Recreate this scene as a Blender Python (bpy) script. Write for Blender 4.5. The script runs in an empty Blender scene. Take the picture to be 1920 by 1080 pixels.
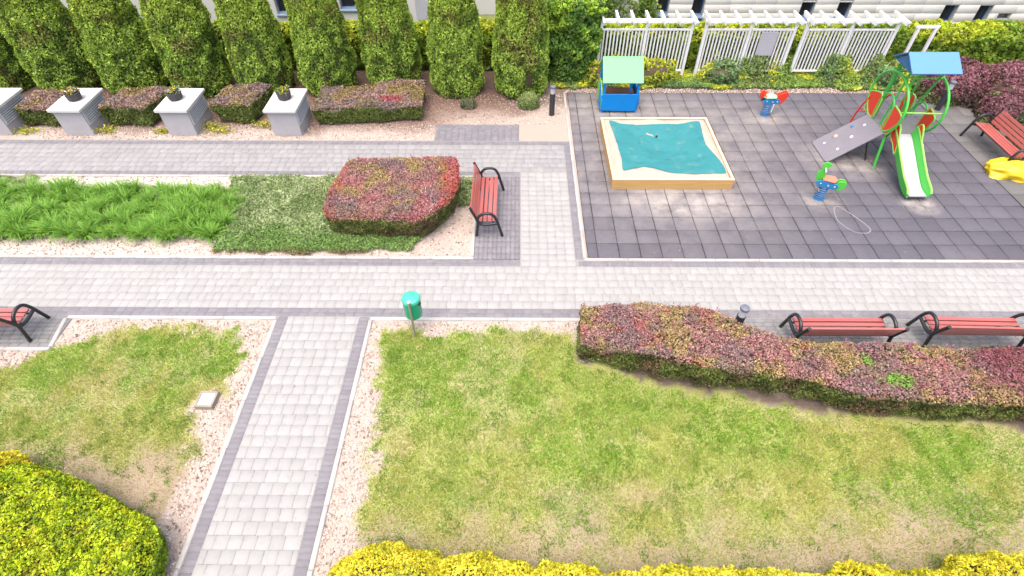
import bpy, bmesh, math, random
import numpy as np
from mathutils import Vector, Matrix

rng = np.random.default_rng(7)
random.seed(7)
PI = math.pi
S = bpy.context.scene
C = S.collection

# ------------------------------------------------------------------ camera
CAM_H = 8.9
cam_d = bpy.data.cameras.new('camera')
cam = bpy.data.objects.new('camera', cam_d)
C.objects.link(cam)
cam_d.sensor_width = 36.0
cam_d.lens = 1020.5 / 1920 * 36
cam_d.clip_start = 0.1
cam_d.clip_end = 800
def cam_axes(p, yaw, roll):
    fw = Vector((0, math.cos(p), -math.sin(p)))
    up = Vector((0, math.sin(p), math.cos(p)))
    rt = Vector((1, 0, 0))
    Rz = Matrix.Rotation(yaw, 3, 'Z')
    fw, up, rt = Rz @ fw, Rz @ up, Rz @ rt
    c, s = math.cos(roll), math.sin(roll)
    return c * rt + s * up, -s * rt + c * up, fw
_r, _u, _f = cam_axes(math.radians(47.05), math.radians(.55), math.radians(-.135))
cam.matrix_world = Matrix(((_r.x, _u.x, -_f.x, 0), (_r.y, _u.y, -_f.y, 0), (_r.z, _u.z, -_f.z, CAM_H), (0, 0, 0, 1)))
S.camera = cam
CAM = np.array([0, 0, CAM_H])

# ------------------------------------------------------------------ sky and sun (bright overcast)
SUN_EL, SUN_AZ = 74.0, -150.0        # azimuth measured from +Y towards +X
w = bpy.data.worlds.new('World')
S.world = w
w.use_nodes = True
nt = w.node_tree
sky = nt.nodes.new('ShaderNodeTexSky')
sky.sky_type = 'NISHITA'
sky.sun_disc = False
sky.sun_elevation = math.radians(SUN_EL)
sky.sun_rotation = math.radians(SUN_AZ)
sky.air_density = 1.0
sky.dust_density = 6.0
sky.ozone_density = 0.6
bg = nt.nodes['Background']
bg.inputs['Strength'].default_value = 0.15
nt.links.new(sky.outputs[0], bg.inputs[0])
sd = bpy.data.lights.new('sun', 'SUN')
sd.energy = 1.0
sd.angle = math.radians(75)
sd.color = (1, .965, .91)
sun = bpy.data.objects.new('sun', sd)
C.objects.link(sun)
el, az = math.radians(SUN_EL), math.radians(SUN_AZ)
sdir = Vector((math.sin(az) * math.cos(el), math.cos(az) * math.cos(el), math.sin(el)))
sun.rotation_euler = sdir.to_track_quat('Z', 'Y').to_euler()
sun.location = (0, 10, 30)
S.view_settings.view_transform = 'Standard'
S.view_settings.look = 'None'
S.view_settings.gamma = 1
S.view_settings.use_curve_mapping = False
S.view_settings.exposure = 1.34
S.cycles.max_bounces = 6
S.cycles.use_denoising = True

# ------------------------------------------------------------------ object helpers
def tag(o, label=None, cat=None, group=None, kind=None):
    if label: o['label'] = label
    if cat: o['category'] = cat
    if group: o['group'] = group
    if kind: o['kind'] = kind
    return o

def empty(name, loc=(0, 0, 0), rz=0, label=None, cat=None, group=None, kind=None):
    o = bpy.data.objects.new(name, None)
    o.location = loc
    o.rotation_euler = (0, 0, rz)
    o.empty_display_size = .1
    C.objects.link(o)
    return tag(o, label, cat, group, kind)

def link(name, me, parent=None, loc=None, rz=None, kind=None):
    o = bpy.data.objects.new(name, me)
    C.objects.link(o)
    if parent: o.parent = parent
    if loc is not None: o.location = loc
    if rz is not None: o.rotation_euler = (0, 0, rz)
    if kind: o['kind'] = kind
    return o

_kids = {}
def copy_tree(o, parent=None):
    c = o.copy()
    C.objects.link(c)
    if parent: c.parent = parent
    for ch in list(o.children): copy_tree(ch, c)
    return c

def np_mesh(name, V, F, mat, col=None, smooth=False):
    """V (n,3), F (m,k) all faces of k corners"""
    V = np.asarray(V, dtype=np.float32); F = np.asarray(F, dtype=np.int32)
    me = bpy.data.meshes.new(name)
    k = F.shape[1]
    me.vertices.add(len(V)); me.vertices.foreach_set('co', V.ravel())
    me.loops.add(F.size); me.loops.foreach_set('vertex_index', F.ravel())
    me.polygons.add(len(F))
    me.polygons.foreach_set('loop_start', np.arange(len(F), dtype=np.int32) * k)
    me.polygons.foreach_set('loop_total', np.full(len(F), k, dtype=np.int32))
    if smooth: me.polygons.foreach_set('use_smooth', np.ones(len(F), dtype=bool))
    me.update(calc_edges=True)
    if col is not None:
        a = me.color_attributes.new('col', 'FLOAT_COLOR', 'POINT')
        c4 = np.ones((len(V), 4), dtype=np.float32); c4[:, :3] = col
        a.data.foreach_set('color', c4.ravel())
    if mat: me.materials.append(mat)
    return me

class MB:
    """collects boxes, prisms, tubes, lathes; build() links them as one mesh"""
    def __init__(s): s.v = []; s.f = []
    def add(s, V, F):
        b = len(s.v); s.v += [tuple(x) for x in V]; s.f += [tuple(i + b for i in f) for f in F]; return s
    def box(s, c, d, rot=None):
        hx, hy, hz = d[0] / 2, d[1] / 2, d[2] / 2
        P = [Vector((x, y, z)) for x in (-hx, hx) for y in (-hy, hy) for z in (-hz, hz)]
        if rot is not None: P = [rot @ p for p in P]
        c = Vector(c)
        return s.add([p + c for p in P], [(0, 1, 3, 2), (4, 6, 7, 5), (0, 4, 5, 1), (2, 3, 7, 6), (0, 2, 6, 4), (1, 5, 7, 3)])
    def prism(s, poly, axis, a, b):
        """poly 2D points; extruded along axis ('x','y','z') from a to b"""
        n = len(poly)
        def mk(p, t):
            return {'x': (t, p[0], p[1]), 'y': (p[0], t, p[1]), 'z': (p[0], p[1], t)}[axis]
        V = [mk(p, a) for p in poly] + [mk(p, b) for p in poly]
        F = [tuple(range(n - 1, -1, -1)), tuple(range(n, 2 * n))] + [(i, (i + 1) % n, n + (i + 1) % n, n + i) for i in range(n)]
        return s.add(V, F)
    def tube(s, pts, r, n=8, closed=False, cap=True):
        P = [Vector(p) for p in pts]; m = len(P)
        rs = r if hasattr(r, '__len__') else [r] * m
        V = []; prev = None
        for i in range(m):
            if closed: t = P[(i + 1) % m] - P[i - 1]
            else: t = P[min(i + 1, m - 1)] - P[max(i - 1, 0)]
            t.normalize()
            if prev is None:
                a = Vector((0, 0, 1)) if abs(t.z) < .9 else Vector((1, 0, 0))
                nn = t.cross(a).normalized()
            else:
                nn = (prev - t * prev.dot(t)).normalized()
            prev = nn; bb = t.cross(nn)
            for k in range(n):
                an = 2 * PI * k / n
                V.append(P[i] + (nn * math.cos(an) + bb * math.sin(an)) * rs[i])
        F = []
        for i in range(m if closed else m - 1):
            j = (i + 1) % m
            for k in range(n):
                F.append((i * n + k, i * n + (k + 1) % n, j * n + (k + 1) % n, j * n + k))
        if cap and not closed:
            F.append(tuple(range(n - 1, -1, -1))); F.append(tuple((m - 1) * n + k for k in range(n)))
        return s.add(V, F)
    def lathe(s, prof, n=20, c=(0, 0, 0)):
        V = []; F = []
        for (r, z) in prof:
            for k in range(n):
                a = 2 * PI * k / n
                V.append((c[0] + r * math.cos(a), c[1] + r * math.sin(a), c[2] + z))
        for i in range(len(prof) - 1):
            for k in range(n):
                F.append((i * n + k, i * n + (k + 1) % n, (i + 1) * n + (k + 1) % n, (i + 1) * n + k))
        F.append(tuple(range(n - 1, -1, -1))); F.append(tuple((len(prof) - 1) * n + k for k in range(n)))
        return s.add(V, F)
    def build(s, name, mat, parent=None, bevel=0, smooth=False, seg=1):
        me = bpy.data.meshes.new(name)
        me.from_pydata([tuple(v) for v in s.v], [], s.f)
        bm = bmesh.new(); bm.from_mesh(me)
        bmesh.ops.recalc_face_normals(bm, faces=bm.faces)
        if bevel:
            es = [e for e in bm.edges if len(e.link_faces) == 2 and e.calc_face_angle(0) > .6]
            bmesh.ops.bevel(bm, geom=es, offset=bevel, segments=seg, affect='EDGES', profile=.5, clamp_overlap=True)
        if smooth:
            for f in bm.faces: f.smooth = True
            for e in bm.edges:
                if len(e.link_faces) == 2 and e.calc_face_angle(0) > .7: e.smooth = False
        bm.to_mesh(me); bm.free()
        me.materials.append(mat)
        return link(name, me, parent)

def spline(pts, n=6, closed=False):
    P = [Vector(p) for p in pts]; m = len(P); out = []
    rngi = range(m if closed else m - 1)
    for i in rngi:
        p0 = P[(i - 1) % m] if closed or i > 0 else P[0] * 2 - P[1]
        p1 = P[i]; p2 = P[(i + 1) % m]
        p3 = P[(i + 2) % m] if closed or i + 2 < m else P[-1] * 2 - P[-2]
        for k in range(n):
            t = k / n
            out.append(.5 * ((2 * p1) + (p2 - p0) * t + (2 * p0 - 5 * p1 + 4 * p2 - p3) * t * t + (3 * p1 - p0 - 3 * p2 + p3) * t ** 3))
    if not closed: out.append(P[-1])
    return out

# ------------------------------------------------------------------ noise in numpy
def vn(P, seed=0):
    P = np.asarray(P, dtype=np.float64)
    if P.shape[1] == 2: P = np.c_[P, np.zeros(len(P))]
    i = np.floor(P).astype(np.int64); f = P - i
    f = f * f * (3 - 2 * f)
    def h(a, b, c):
        x = (a * 374761393 + b * 668265263 + c * 2147483647 + seed * 1274126177) & 0xffffffff
        x = ((x ^ (x >> 13)) * 1274126177) & 0xffffffff
        x = ((x ^ (x >> 16)) * 2246822519) & 0xffffffff
        return ((x ^ (x >> 15)) & 0xffff) / 65535.0
    r = 0
    for dx in (0, 1):
        for dy in (0, 1):
            for dz in (0, 1):
                wgt = (f[:, 0] if dx else 1 - f[:, 0]) * (f[:, 1] if dy else 1 - f[:, 1]) * (f[:, 2] if dz else 1 - f[:, 2])
                r = r + wgt * h(i[:, 0] + dx, i[:, 1] + dy, i[:, 2] + dz)
    return r
def fbm(P, seed=0, o=3):
    P = np.asarray(P, float); a = 0; wt = 0; s = 1.0; amp = 1.0
    for k in range(o):
        a = a + amp * vn(P * s, seed + k * 17); wt += amp; s *= 2.1; amp *= .5
    return a / wt
def sstep(a, b, x):
    t = np.clip((x - a) / (b - a), 0, 1); return t * t * (3 - 2 * t)
def mixc(a, b, t):
    t = np.asarray(t)[:, None]; return np.asarray(a) * (1 - t) + np.asarray(b) * t
def inpoly(P, poly):
    poly = np.asarray(poly, float); x, y = P[:, 0], P[:, 1]; r = np.zeros(len(P), bool)
    n = len(poly)
    for i in range(n):
        x0, y0 = poly[i]; x1, y1 = poly[i - 1]
        if y0 == y1: continue
        c = ((y0 > y) != (y1 > y)) & (x < (x1 - x0) * (y - y0) / (y1 - y0) + x0)
        r ^= c
    return r
def edist(P, poly):
    poly = np.asarray(poly, float); d = np.full(len(P), 1e9)
    for i in range(len(poly)):
        a = poly[i - 1]; b = poly[i]; ab = b - a
        t = np.clip(((P[:, :2] - a) @ ab) / max(ab @ ab, 1e-9), 0, 1)
        d = np.minimum(d, np.hypot(*(P[:, :2] - a - t[:, None] * ab).T))
    return d
def sdist(P, poly):
    return np.where(inpoly(P, poly), 1, -1) * edist(P, poly)
def sub_poly(poly, step=.25, soften=2):
    out = []
    for i in range(len(poly)):
        a = np.array(poly[i]); b = np.array(poly[(i + 1) % len(poly)])
        n = max(1, int(np.hypot(*(b - a)) / step))
        for k in range(n): out.append(a + (b - a) * k / n)
    P = np.array(out)
    for _ in range(soften): P = .5 * P + .25 * (np.roll(P, 1, 0) + np.roll(P, -1, 0))
    return P

# ------------------------------------------------------------------ materials
def nodes_mat(name):
    m = bpy.data.materials.new(name); m.use_nodes = True
    return m, m.node_tree, m.node_tree.nodes['Principled BSDF']
def N(nt, t, **kw):
    n = nt.nodes.new(t)
    for k, v in kw.items(): setattr(n, k, v)
    return n
def mixrgb(nt, a, b, fac, mode='MIX'):
    n = N(nt, 'ShaderNodeMix', data_type='RGBA', blend_type=mode)
    for sock, val in ((n.inputs[0], fac), (n.inputs[6], a), (n.inputs[7], b)):
        if hasattr(val, 'is_output') or isinstance(val, bpy.types.NodeSocket): nt.links.new(val, sock)
        elif isinstance(val, (tuple, list)): sock.default_value = (*val, 1) if len(val) == 3 else val
        else: sock.default_value = val
    return n.outputs[2]
def noise(nt, vec, scale, detail=4, rough=.6):
    n = N(nt, 'ShaderNodeTexNoise'); n.inputs['Scale'].default_value = scale
    n.inputs['Detail'].default_value = detail; n.inputs['Roughness'].default_value = rough
    if vec is not None: nt.links.new(vec, n.inputs['Vector'])
    return n.outputs['Fac']
def ramp(nt, fac, a, b, va=0.0, vb=1.0):
    n = N(nt, 'ShaderNodeMapRange'); n.clamp = True
    n.inputs[1].default_value = a; n.inputs[2].default_value = b
    n.inputs[3].default_value = va; n.inputs[4].default_value = vb
    nt.links.new(fac, n.inputs[0]); return n.outputs[0]
def worldpos(nt): return N(nt, 'ShaderNodeNewGeometry').outputs['Position']
def bump(nt, bsdf, h, strength, dist=.01):
    b = N(nt, 'ShaderNodeBump'); b.inputs['Strength'].default_value = strength; b.inputs['Distance'].default_value = dist
    nt.links.new(h, b.inputs['Height']); nt.links.new(b.outputs[0], bsdf.inputs['Normal'])

def paint(name, c, rough=.5, var=.12, scale=12, spec=.5, metal=0, grime=None, coat=0):
    m, nt, b = nodes_mat(name)
    c = tuple(x * .80 for x in c)
    p = worldpos(nt)
    f = noise(nt, p, scale, 5)
    lo = tuple(x * (1 - var) for x in c); hi = tuple(min(1, x * (1 + var)) for x in c)
    col = mixrgb(nt, lo, hi, f)
    if grime:
        g = ramp(nt, noise(nt, p, scale * .35, 6, .7), .5, .75, 0, .45)
        col = mixrgb(nt, col, grime, g)
    nt.links.new(col, b.inputs['Base Color'])
    nt.links.new(ramp(nt, noise(nt, p, scale * 2, 3), .2, .8, rough * .8, min(1, rough * 1.2)), b.inputs['Roughness'])
    b.inputs['Specular IOR Level'].default_value = spec
    b.inputs['Metallic'].default_value = metal
    if coat: b.inputs['Coat Weight'].default_value = coat; b.inputs['Coat Roughness'].default_value = .25
    bump(nt, b, noise(nt, p, scale * 5, 3), .12, .004)
    return m

def leaf_mat(name, trans=.3, rough=.55, spec=.3):
    m, nt, b = nodes_mat(name)
    a = N(nt, 'ShaderNodeAttribute', attribute_name='col')
    nt.links.new(a.outputs['Color'], b.inputs['Base Color'])
    b.inputs['Roughness'].default_value = rough
    b.inputs['Specular IOR Level'].default_value = spec
    t = N(nt, 'ShaderNodeBsdfTranslucent')
    nt.links.new(a.outputs['Color'], t.inputs[0])
    mx = N(nt, 'ShaderNodeMixShader'); mx.inputs[0].default_value = trans
    nt.links.new(b.outputs[0], mx.inputs[1]); nt.links.new(t.outputs[0], mx.inputs[2])
    nt.links.new(mx.outputs[0], nt.nodes['Material Output'].inputs[0])
    return m

def piece_mat(name, lo, hi, rough=.8, fine=60, dirt=None, dirt_rng=(.55, .75), dirt_amt=.35, dirt_scale=.9, sand=None):
    """paving pieces: a tone of their own per object or per 'col' value, grain, and stains laid over the whole floor"""
    m, nt, b = nodes_mat(name)
    p = worldpos(nt)
    oi = N(nt, 'ShaderNodeObjectInfo').outputs['Random']
    at = N(nt, 'ShaderNodeAttribute', attribute_name='col').outputs['Fac']
    ad = N(nt, 'ShaderNodeMath', operation='ADD'); nt.links.new(oi, ad.inputs[0]); nt.links.new(at, ad.inputs[1])
    fr = N(nt, 'ShaderNodeMath', operation='FRACT'); nt.links.new(ad.outputs[0], fr.inputs[0])
    col = mixrgb(nt, lo, hi, fr.outputs[0])
    g = noise(nt, p, fine, 4, .7)
    col = mixrgb(nt, col, (.5, .5, .5), ramp(nt, g, .2, .8, 0, 1), 'SOFT_LIGHT')
    g2 = noise(nt, p, 7, 5, .65)
    col = mixrgb(nt, col, tuple(x * .75 for x in lo), ramp(nt, g2, .52, .75, 0, .5))
    if dirt:
        col = mixrgb(nt, col, dirt, ramp(nt, noise(nt, p, dirt_scale, 6, .65), dirt_rng[0], dirt_rng[1], 0, dirt_amt))
    if sand:
        for (cx, cy, rx, ry, amt, sc) in sand:
            mp = N(nt, 'ShaderNodeMapping'); mp.inputs['Location'].default_value = (-cx / rx, -cy / ry, 0)
            mp.inputs['Scale'].default_value = (1 / rx, 1 / ry, 0)
            nt.links.new(p, mp.inputs[0])
            ln = N(nt, 'ShaderNodeVectorMath', operation='LENGTH'); nt.links.new(mp.outputs[0], ln.inputs[0])
            d = ramp(nt, ln.outputs['Value'], .35, 1.0, 1, 0)
            nn = ramp(nt, noise(nt, p, sc, 6, .7), .3, .62, 0, 1)
            mu = N(nt, 'ShaderNodeMath', operation='MULTIPLY'); nt.links.new(d, mu.inputs[0]); nt.links.new(nn, mu.inputs[1])
            m2 = N(nt, 'ShaderNodeMath', operation='MULTIPLY'); nt.links.new(mu.outputs[0], m2.inputs[0]); m2.inputs[1].default_value = amt
            col = mixrgb(nt, col, (.33, .295, .27), m2.outputs[0])
    nt.links.new(col, b.inputs['Base Color'])
    b.inputs['Roughness'].default_value = rough
    b.inputs['Specular IOR Level'].default_value = .3
    bump(nt, b, g, .25, .004)
    return m

M = {}
M['light_paver'] = piece_mat('light concrete pavers', (.274, .269, .260), (.305, .299, .289), dirt=(.245, .238, .225), dirt_amt=.5, dirt_scale=.8)
M['upper_paver'] = piece_mat('weathered concrete pavers', (.225, .218, .22), (.265, .257, .258), dirt=(.315, .305, .29), dirt_amt=.45, dirt_scale=1.2)
M['dark_paver'] = piece_mat('dark concrete pavers', (.155, .145, .160), (.185, .176, .19), dirt=(.29, .28, .28), dirt_amt=.4, dirt_scale=2.2, dirt_rng=(.56, .72))
M['moss_paver'] = piece_mat('grey concrete pavers under the benches', (.165, .16, .16), (.205, .20, .20), dirt=(.13, .135, .10), dirt_amt=.45, dirt_scale=1.5)
M['side_paver'] = piece_mat('worn grey slabs', (.105, .10, .10), (.13, .125, .122), dirt=(.08, .085, .07), dirt_amt=.5, dirt_scale=1.1)
M['kerb'] = piece_mat('pale concrete kerb', (.33, .315, .30), (.39, .375, .36), dirt=(.24, .23, .19), dirt_amt=.45, dirt_scale=2.5)
M['joint'] = paint('sandy joint fill', (.30, .29, .28), .95, .25, 30, .1)
M['dark_joint'] = paint('dark joint fill', (.21, .195, .20), .95, .3, 30, .1)
M['rubber'] = piece_mat('rubber safety tile', (.080, .075, .090), (.103, .097, .114), rough=.85, fine=110, dirt=(.13, .12, .13), dirt_amt=.4, dirt_scale=.7,
    sand=[(4.2, 13.2, 5.2, 4.6, .42, 1.6), (4.4, 11.35, 2.4, .9, .8, 2.6), (3.1, 16.2, 2.2, 1.6, .55, 2), (9.6, 13.4, 1.7, 1.2, .7, 2.4), (10.5, 11.3, .6, .5, .9, 4), (8.0, 11.5, .7, .6, .6, 4), (7.8, 15.7, .9, .6, .6, 3), (6, 15.5, 5, 2.2, .30, 1.4)])
M['rubber_joint'] = paint('dirt in the tile joints', (.05, .043, .045), .95, .3, 20, .1)
M['thuja'] = leaf_mat('thuja sprays', .30)
M['leaf'] = leaf_mat('broad leaves', .35)
M['small_leaf'] = leaf_mat('small leaves', .28)
M['grass'] = leaf_mat('grass blades', .35)
M['twig'] = paint('brown twigs', (.11, .085, .055), .9, .3, 20, .1)
M['trunk'] = paint('brown bark', (.10, .07, .05), .9, .3, 14, .1)
M['chips'] = leaf_mat('bark chips', .0, .9, .1)
M['white_metal'] = paint('white painted timber', (.88, .87, .885), .5, .04, 9, .4, grime=(.52, .50, .48))
M['sheet_white'] = paint('white planed timber', (.92, .92, .92), .45, .03, 9, .4)
M['black_tube'] = paint('black painted steel tube', (.018, .018, .022), .38, .25, 20, .5)
M['bench_wood'] = None
M['plinth'] = paint('grey rendered plinth', (.46, .44, .46), .85, .08, 5, .3, grime=(.28, .26, .25))
M['plinth_lid'] = paint('pale stone lid', (.66, .65, .63), .7, .06, 7, .35, grime=(.50, .48, .44))
M['louvre'] = paint('grey louvre metal', (.58, .59, .62), .45, .06, 9, .5)
M['pot'] = paint('dark grey clay pot', (.085, .075, .08), .8, .2, 14, .3)
M['soil'] = paint('potting soil', (.05, .035, .025), .95, .3, 40, .1)
M['charcoal'] = paint('charcoal lamp paint', (.035, .035, .042), .45, .15, 20, .5)
M['lamp_glass'] = paint('frosted lamp glass', (.52, .52, .55), .3, .08, 12, .5)
M['lamp_cap'] = paint('grey lamp cap', (.15, .16, .20), .4, .1, 12, .5)
M['bin_green'] = paint('green bin paint', (.0, .36, .19), .4, .12, 9, .5, coat=.2)
M['bin_lid'] = paint('mint green bin lid', (.06, .52, .33), .32, .05, 9, .5, coat=.25)
M['steel'] = paint('galvanised post', (.36, .33, .26), .5, .15, 25, .5, metal=.3)
M['blue_board'] = paint('blue playhouse board', (.0, .25, .72), .45, .06, 5, .4)
M['blue_dark'] = paint('blue play post', (.01, .18, .50), .45, .08, 6, .4)
M['mint_board'] = paint('mint green board', (.19, .64, .24), .5, .05, 14, .4)
M['lime_board'] = paint('lime green board', (.28, .60, .10), .5, .06, 6, .4)
M['brown_board'] = paint('brown play table board', (.22, .085, .06), .6, .1, 8, .4)
M['orange'] = paint('orange board', (.55, .12, .03), .5, .06, 8, .4)
M['roof_blue'] = paint('light blue roof board', (.11, .28, .70), .5, .05, 6, .4)
M['roof_blue_side'] = paint('darker blue roof board', (.05, .16, .32), .5, .06, 6, .4)  # darker blue on the far slope and the gables
M['play_green'] = paint('bright green play tube', (.07, .52, .07), .35, .08, 10, .5, coat=.2)
M['play_red'] = paint('red play board', (.78, .06, .025), .4, .05, 5, .45)
M['play_edge'] = paint('lime edge trim', (.28, .62, .10), .45, .06, 8, .4)
M['slide_steel'] = paint('brushed slide steel', (.58, .57, .60), .38, .04, 6, .5, metal=.35)
M['ramp_board'] = paint('grey climbing board', (.22, .205, .235), .6, .08, 5, .4, grime=(.24, .21, .22))
M['deck'] = paint('grey deck plate', (.20, .20, .20), .6, .08, 5, .4)
M['spring'] = paint('blue coil spring', (.10, .24, .48), .35, .1, 12, .5)
M['spring_blue'] = paint('blue rider plate', (.03, .22, .50), .4, .08, 8, .5)
M['rider_green'] = paint('green rider board', (.10, .58, .06), .4, .06, 8, .5)
M['rider_mint'] = paint('mint seat board', (.36, .68, .38), .45, .06, 8, .5)
M['rider_pink'] = paint('salmon seat board', (.75, .22, .14), .45, .06, 8, .5)
M['white_cap'] = paint('white bolt cap', (.75, .76, .8), .4, .05, 8, .5)
M['beige'] = paint('beige climbing hold', (.55, .45, .32), .6, .08, 20, .4)
M['sand'] = None
M['sign'] = paint('grey notice board', (.48, .47, .52), .5, .04, 8, .4)
M['sign_line'] = paint('faded print', (.58, .57, .61), .6, .04, 8, .3)
M['plaque'] = paint('pale plaque plate', (.62, .65, .68), .3, .05, 18, .5)
M['plaque_frame'] = paint('worn stone rim', (.33, .29, .24), .8, .15, 25, .3)
M['plaque_dark'] = paint('plaque print', (.48, .52, .56), .4, .05, 18, .4)
M['plaster'] = paint('white plaster', (.70, .69, .69), .85, .04, 1.5, .25, grime=(.58, .56, .56))
M['glass_dark'] = paint('dark window glass', (.03, .03, .04), .12, .2, 3, .6)
M['reveal'] = paint('plaster reveal', (.55, .54, .52), .85, .05, 4, .2)
M['sill_blue'] = paint('blue grey sill', (.16, .24, .36), .4, .08, 8, .5)
M['frame_blue'] = paint('blue window frame', (.03, .12, .26), .4, .08, 8, .5)
M['chalk'] = paint('white chalk', (.27, .25, .275), .95, .2, 40, .1)
M['flat_path'] = paint('pale beige path', (.50, .46, .43), .9, .08, 2, .2)

def wood(name, c1, c2, rough, axis='x', coat=0, ring=26):
    m, nt, b = nodes_mat(name)
    tc = N(nt, 'ShaderNodeTexCoord').outputs['Object']
    mp = N(nt, 'ShaderNodeMapping')
    mp.inputs['Scale'].default_value = (1.2, ring, ring) if axis == 'x' else (ring, 1.2, ring)
    nt.links.new(tc, mp.inputs[0])
    f = noise(nt, mp.outputs[0], 1.0, 5, .6)
    col = mixrgb(nt, c1, c2, ramp(nt, f, .3, .7))
    oi = N(nt, 'ShaderNodeObjectInfo').outputs['Random']
    col = mixrgb(nt, col, tuple(x * .72 for x in c1), ramp(nt, oi, 0, 1, 0, .5))
    nt.links.new(col, b.inputs['Base Color'])
    b.inputs['Roughness'].default_value = rough
    b.inputs['Specular IOR Level'].default_value = .5
    if coat: b.inputs['Coat Weight'].default_value = coat; b.inputs['Coat Roughness'].default_value = .3
    bump(nt, b, f, .15, .004)
    return m
M['bench_wood'] = wood('red varnished bench slat', (.35, .075, .06), (.42, .115, .095), .32, coat=.7)
M['sandbox_wood'] = wood('yellow pine board', (.46, .27, .09), (.60, .38, .15), .55)
M['sandbox_cap'] = wood('sun bleached pine edge', (.56, .43, .28), (.68, .55, .38), .65)

def sheet_mat():
    m, nt, b = nodes_mat('teal tarpaulin')
    p = worldpos(nt)
    col = mixrgb(nt, (.018, .150, .165), (.038, .20, .21), noise(nt, p, 2.5, 5))
    col = mixrgb(nt, col, (.20, .25, .17), ramp(nt, noise(nt, p, 2.6, 7, .75), .56, .70, 0, .6))
    col = mixrgb(nt, col, (.012, .10, .13), ramp(nt, noise(nt, p, 3.3, 6, .7), .56, .72, 0, .6))
    nt.links.new(col, b.inputs['Base Color']); b.inputs['Roughness'].default_value = .65
    b.inputs['Specular IOR Level'].default_value = .25
    bump(nt, b, noise(nt, p, 16, 5), .12, .008)
    return m
M['sheet'] = sheet_mat()
def sand_mat():
    m, nt, b = nodes_mat('pale sand')
    p = worldpos(nt)
    col = mixrgb(nt, (.31, .26, .21), (.43, .375, .315), noise(nt, p, 22, 6, .8))
    col = mixrgb(nt, col, (.20, .15, .11), ramp(nt, noise(nt, p, 34, 3, .8), .60, .70, 0, .8))
    nt.links.new(col, b.inputs['Base Color']); b.inputs['Roughness'].default_value = .95
    bump(nt, b, noise(nt, p, 40, 4), .5, .02)
    return m
M['sand'] = sand_mat()
def yellow_mat():
    m, nt, b = nodes_mat('yellow plastic cover')
    p = worldpos(nt)
    nt.links.new(mixrgb(nt, (.58, .39, .008), (.72, .53, .02), noise(nt, p, 4, 4)), b.inputs['Base Color'])
    b.inputs['Roughness'].default_value = .35
    bump(nt, b, noise(nt, p, 7, 4), .5, .03)
    return m
M['yellow'] = yellow_mat()
def stone_mat():
    m, nt, b = nodes_mat('pale travertine block')
    p = worldpos(nt)
    mp = N(nt, 'ShaderNodeMapping'); mp.inputs['Scale'].default_value = (1.2, 1.2, 7)
    nt.links.new(p, mp.inputs[0])
    oi = N(nt, 'ShaderNodeObjectInfo').outputs['Random']
    col = mixrgb(nt, (.60, .57, .54), (.70, .67, .64), oi)
    col = mixrgb(nt, col, (.52, .47, .43), ramp(nt, noise(nt, mp.outputs[0], 2.2, 6, .7), .5, .75, 0, .6))
    nt.links.new(col, b.inputs['Base Color']); b.inputs['Roughness'].default_value = .8
    bump(nt, b, noise(nt, mp.outputs[0], 9, 4), .1, .005)
    return m
M['stone'] = stone_mat()
def bed_mat():
    m, nt, b = nodes_mat('garden soil and bark')
    a = N(nt, 'ShaderNodeAttribute', attribute_name='col').outputs['Color']
    p = worldpos(nt)
    f = noise(nt, p, 34, 5, .8)
    col = mixrgb(nt, a, (.09, .065, .05), ramp(nt, f, .56, .70, 0, .75))
    col = mixrgb(nt, col, (.66, .57, .51), ramp(nt, noise(nt, p, 47, 4, .8), .60, .74, 0, .55))
    nt.links.new(col, b.inputs['Base Color']); b.inputs['Roughness'].default_value = .95
    b.inputs['Specular IOR Level'].default_value = .1
    bump(nt, b, f, .6, .02)
    return m
M['bed'] = bed_mat()
def grass_ground():
    m, nt, b = nodes_mat('distant turf')
    p = worldpos(nt)
    col = mixrgb(nt, (.10, .15, .03), (.20, .21, .06), noise(nt, p, 1.1, 6, .7))
    nt.links.new(col, b.inputs['Base Color']); b.inputs['Roughness'].default_value = .95
    bump(nt, b, noise(nt, p, 30, 4), .5, .03)
    return m
M['turf'] = grass_ground()

# ------------------------------------------------------------------ piece helper: paving
TPL_F = np.array([(0, 1, 5, 4), (1, 2, 6, 5), (2, 3, 7, 6), (3, 0, 4, 7), (4, 5, 9, 8), (5, 6, 10, 9), (6, 7, 11, 10), (7, 4, 8, 11), (8, 9, 10, 11)])
def tpl(wx, wy, h, ch):
    x, y = wx / 2, wy / 2
    o = np.array([(-x, -y), (x, -y), (x, y), (-x, y)])
    i = o * [(x - ch) / x, (y - ch) / y]
    return np.vstack([np.c_[o, np.full(4, -h)], np.c_[o, np.full(4, -ch)], np.c_[i, np.zeros(4)]])

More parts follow.
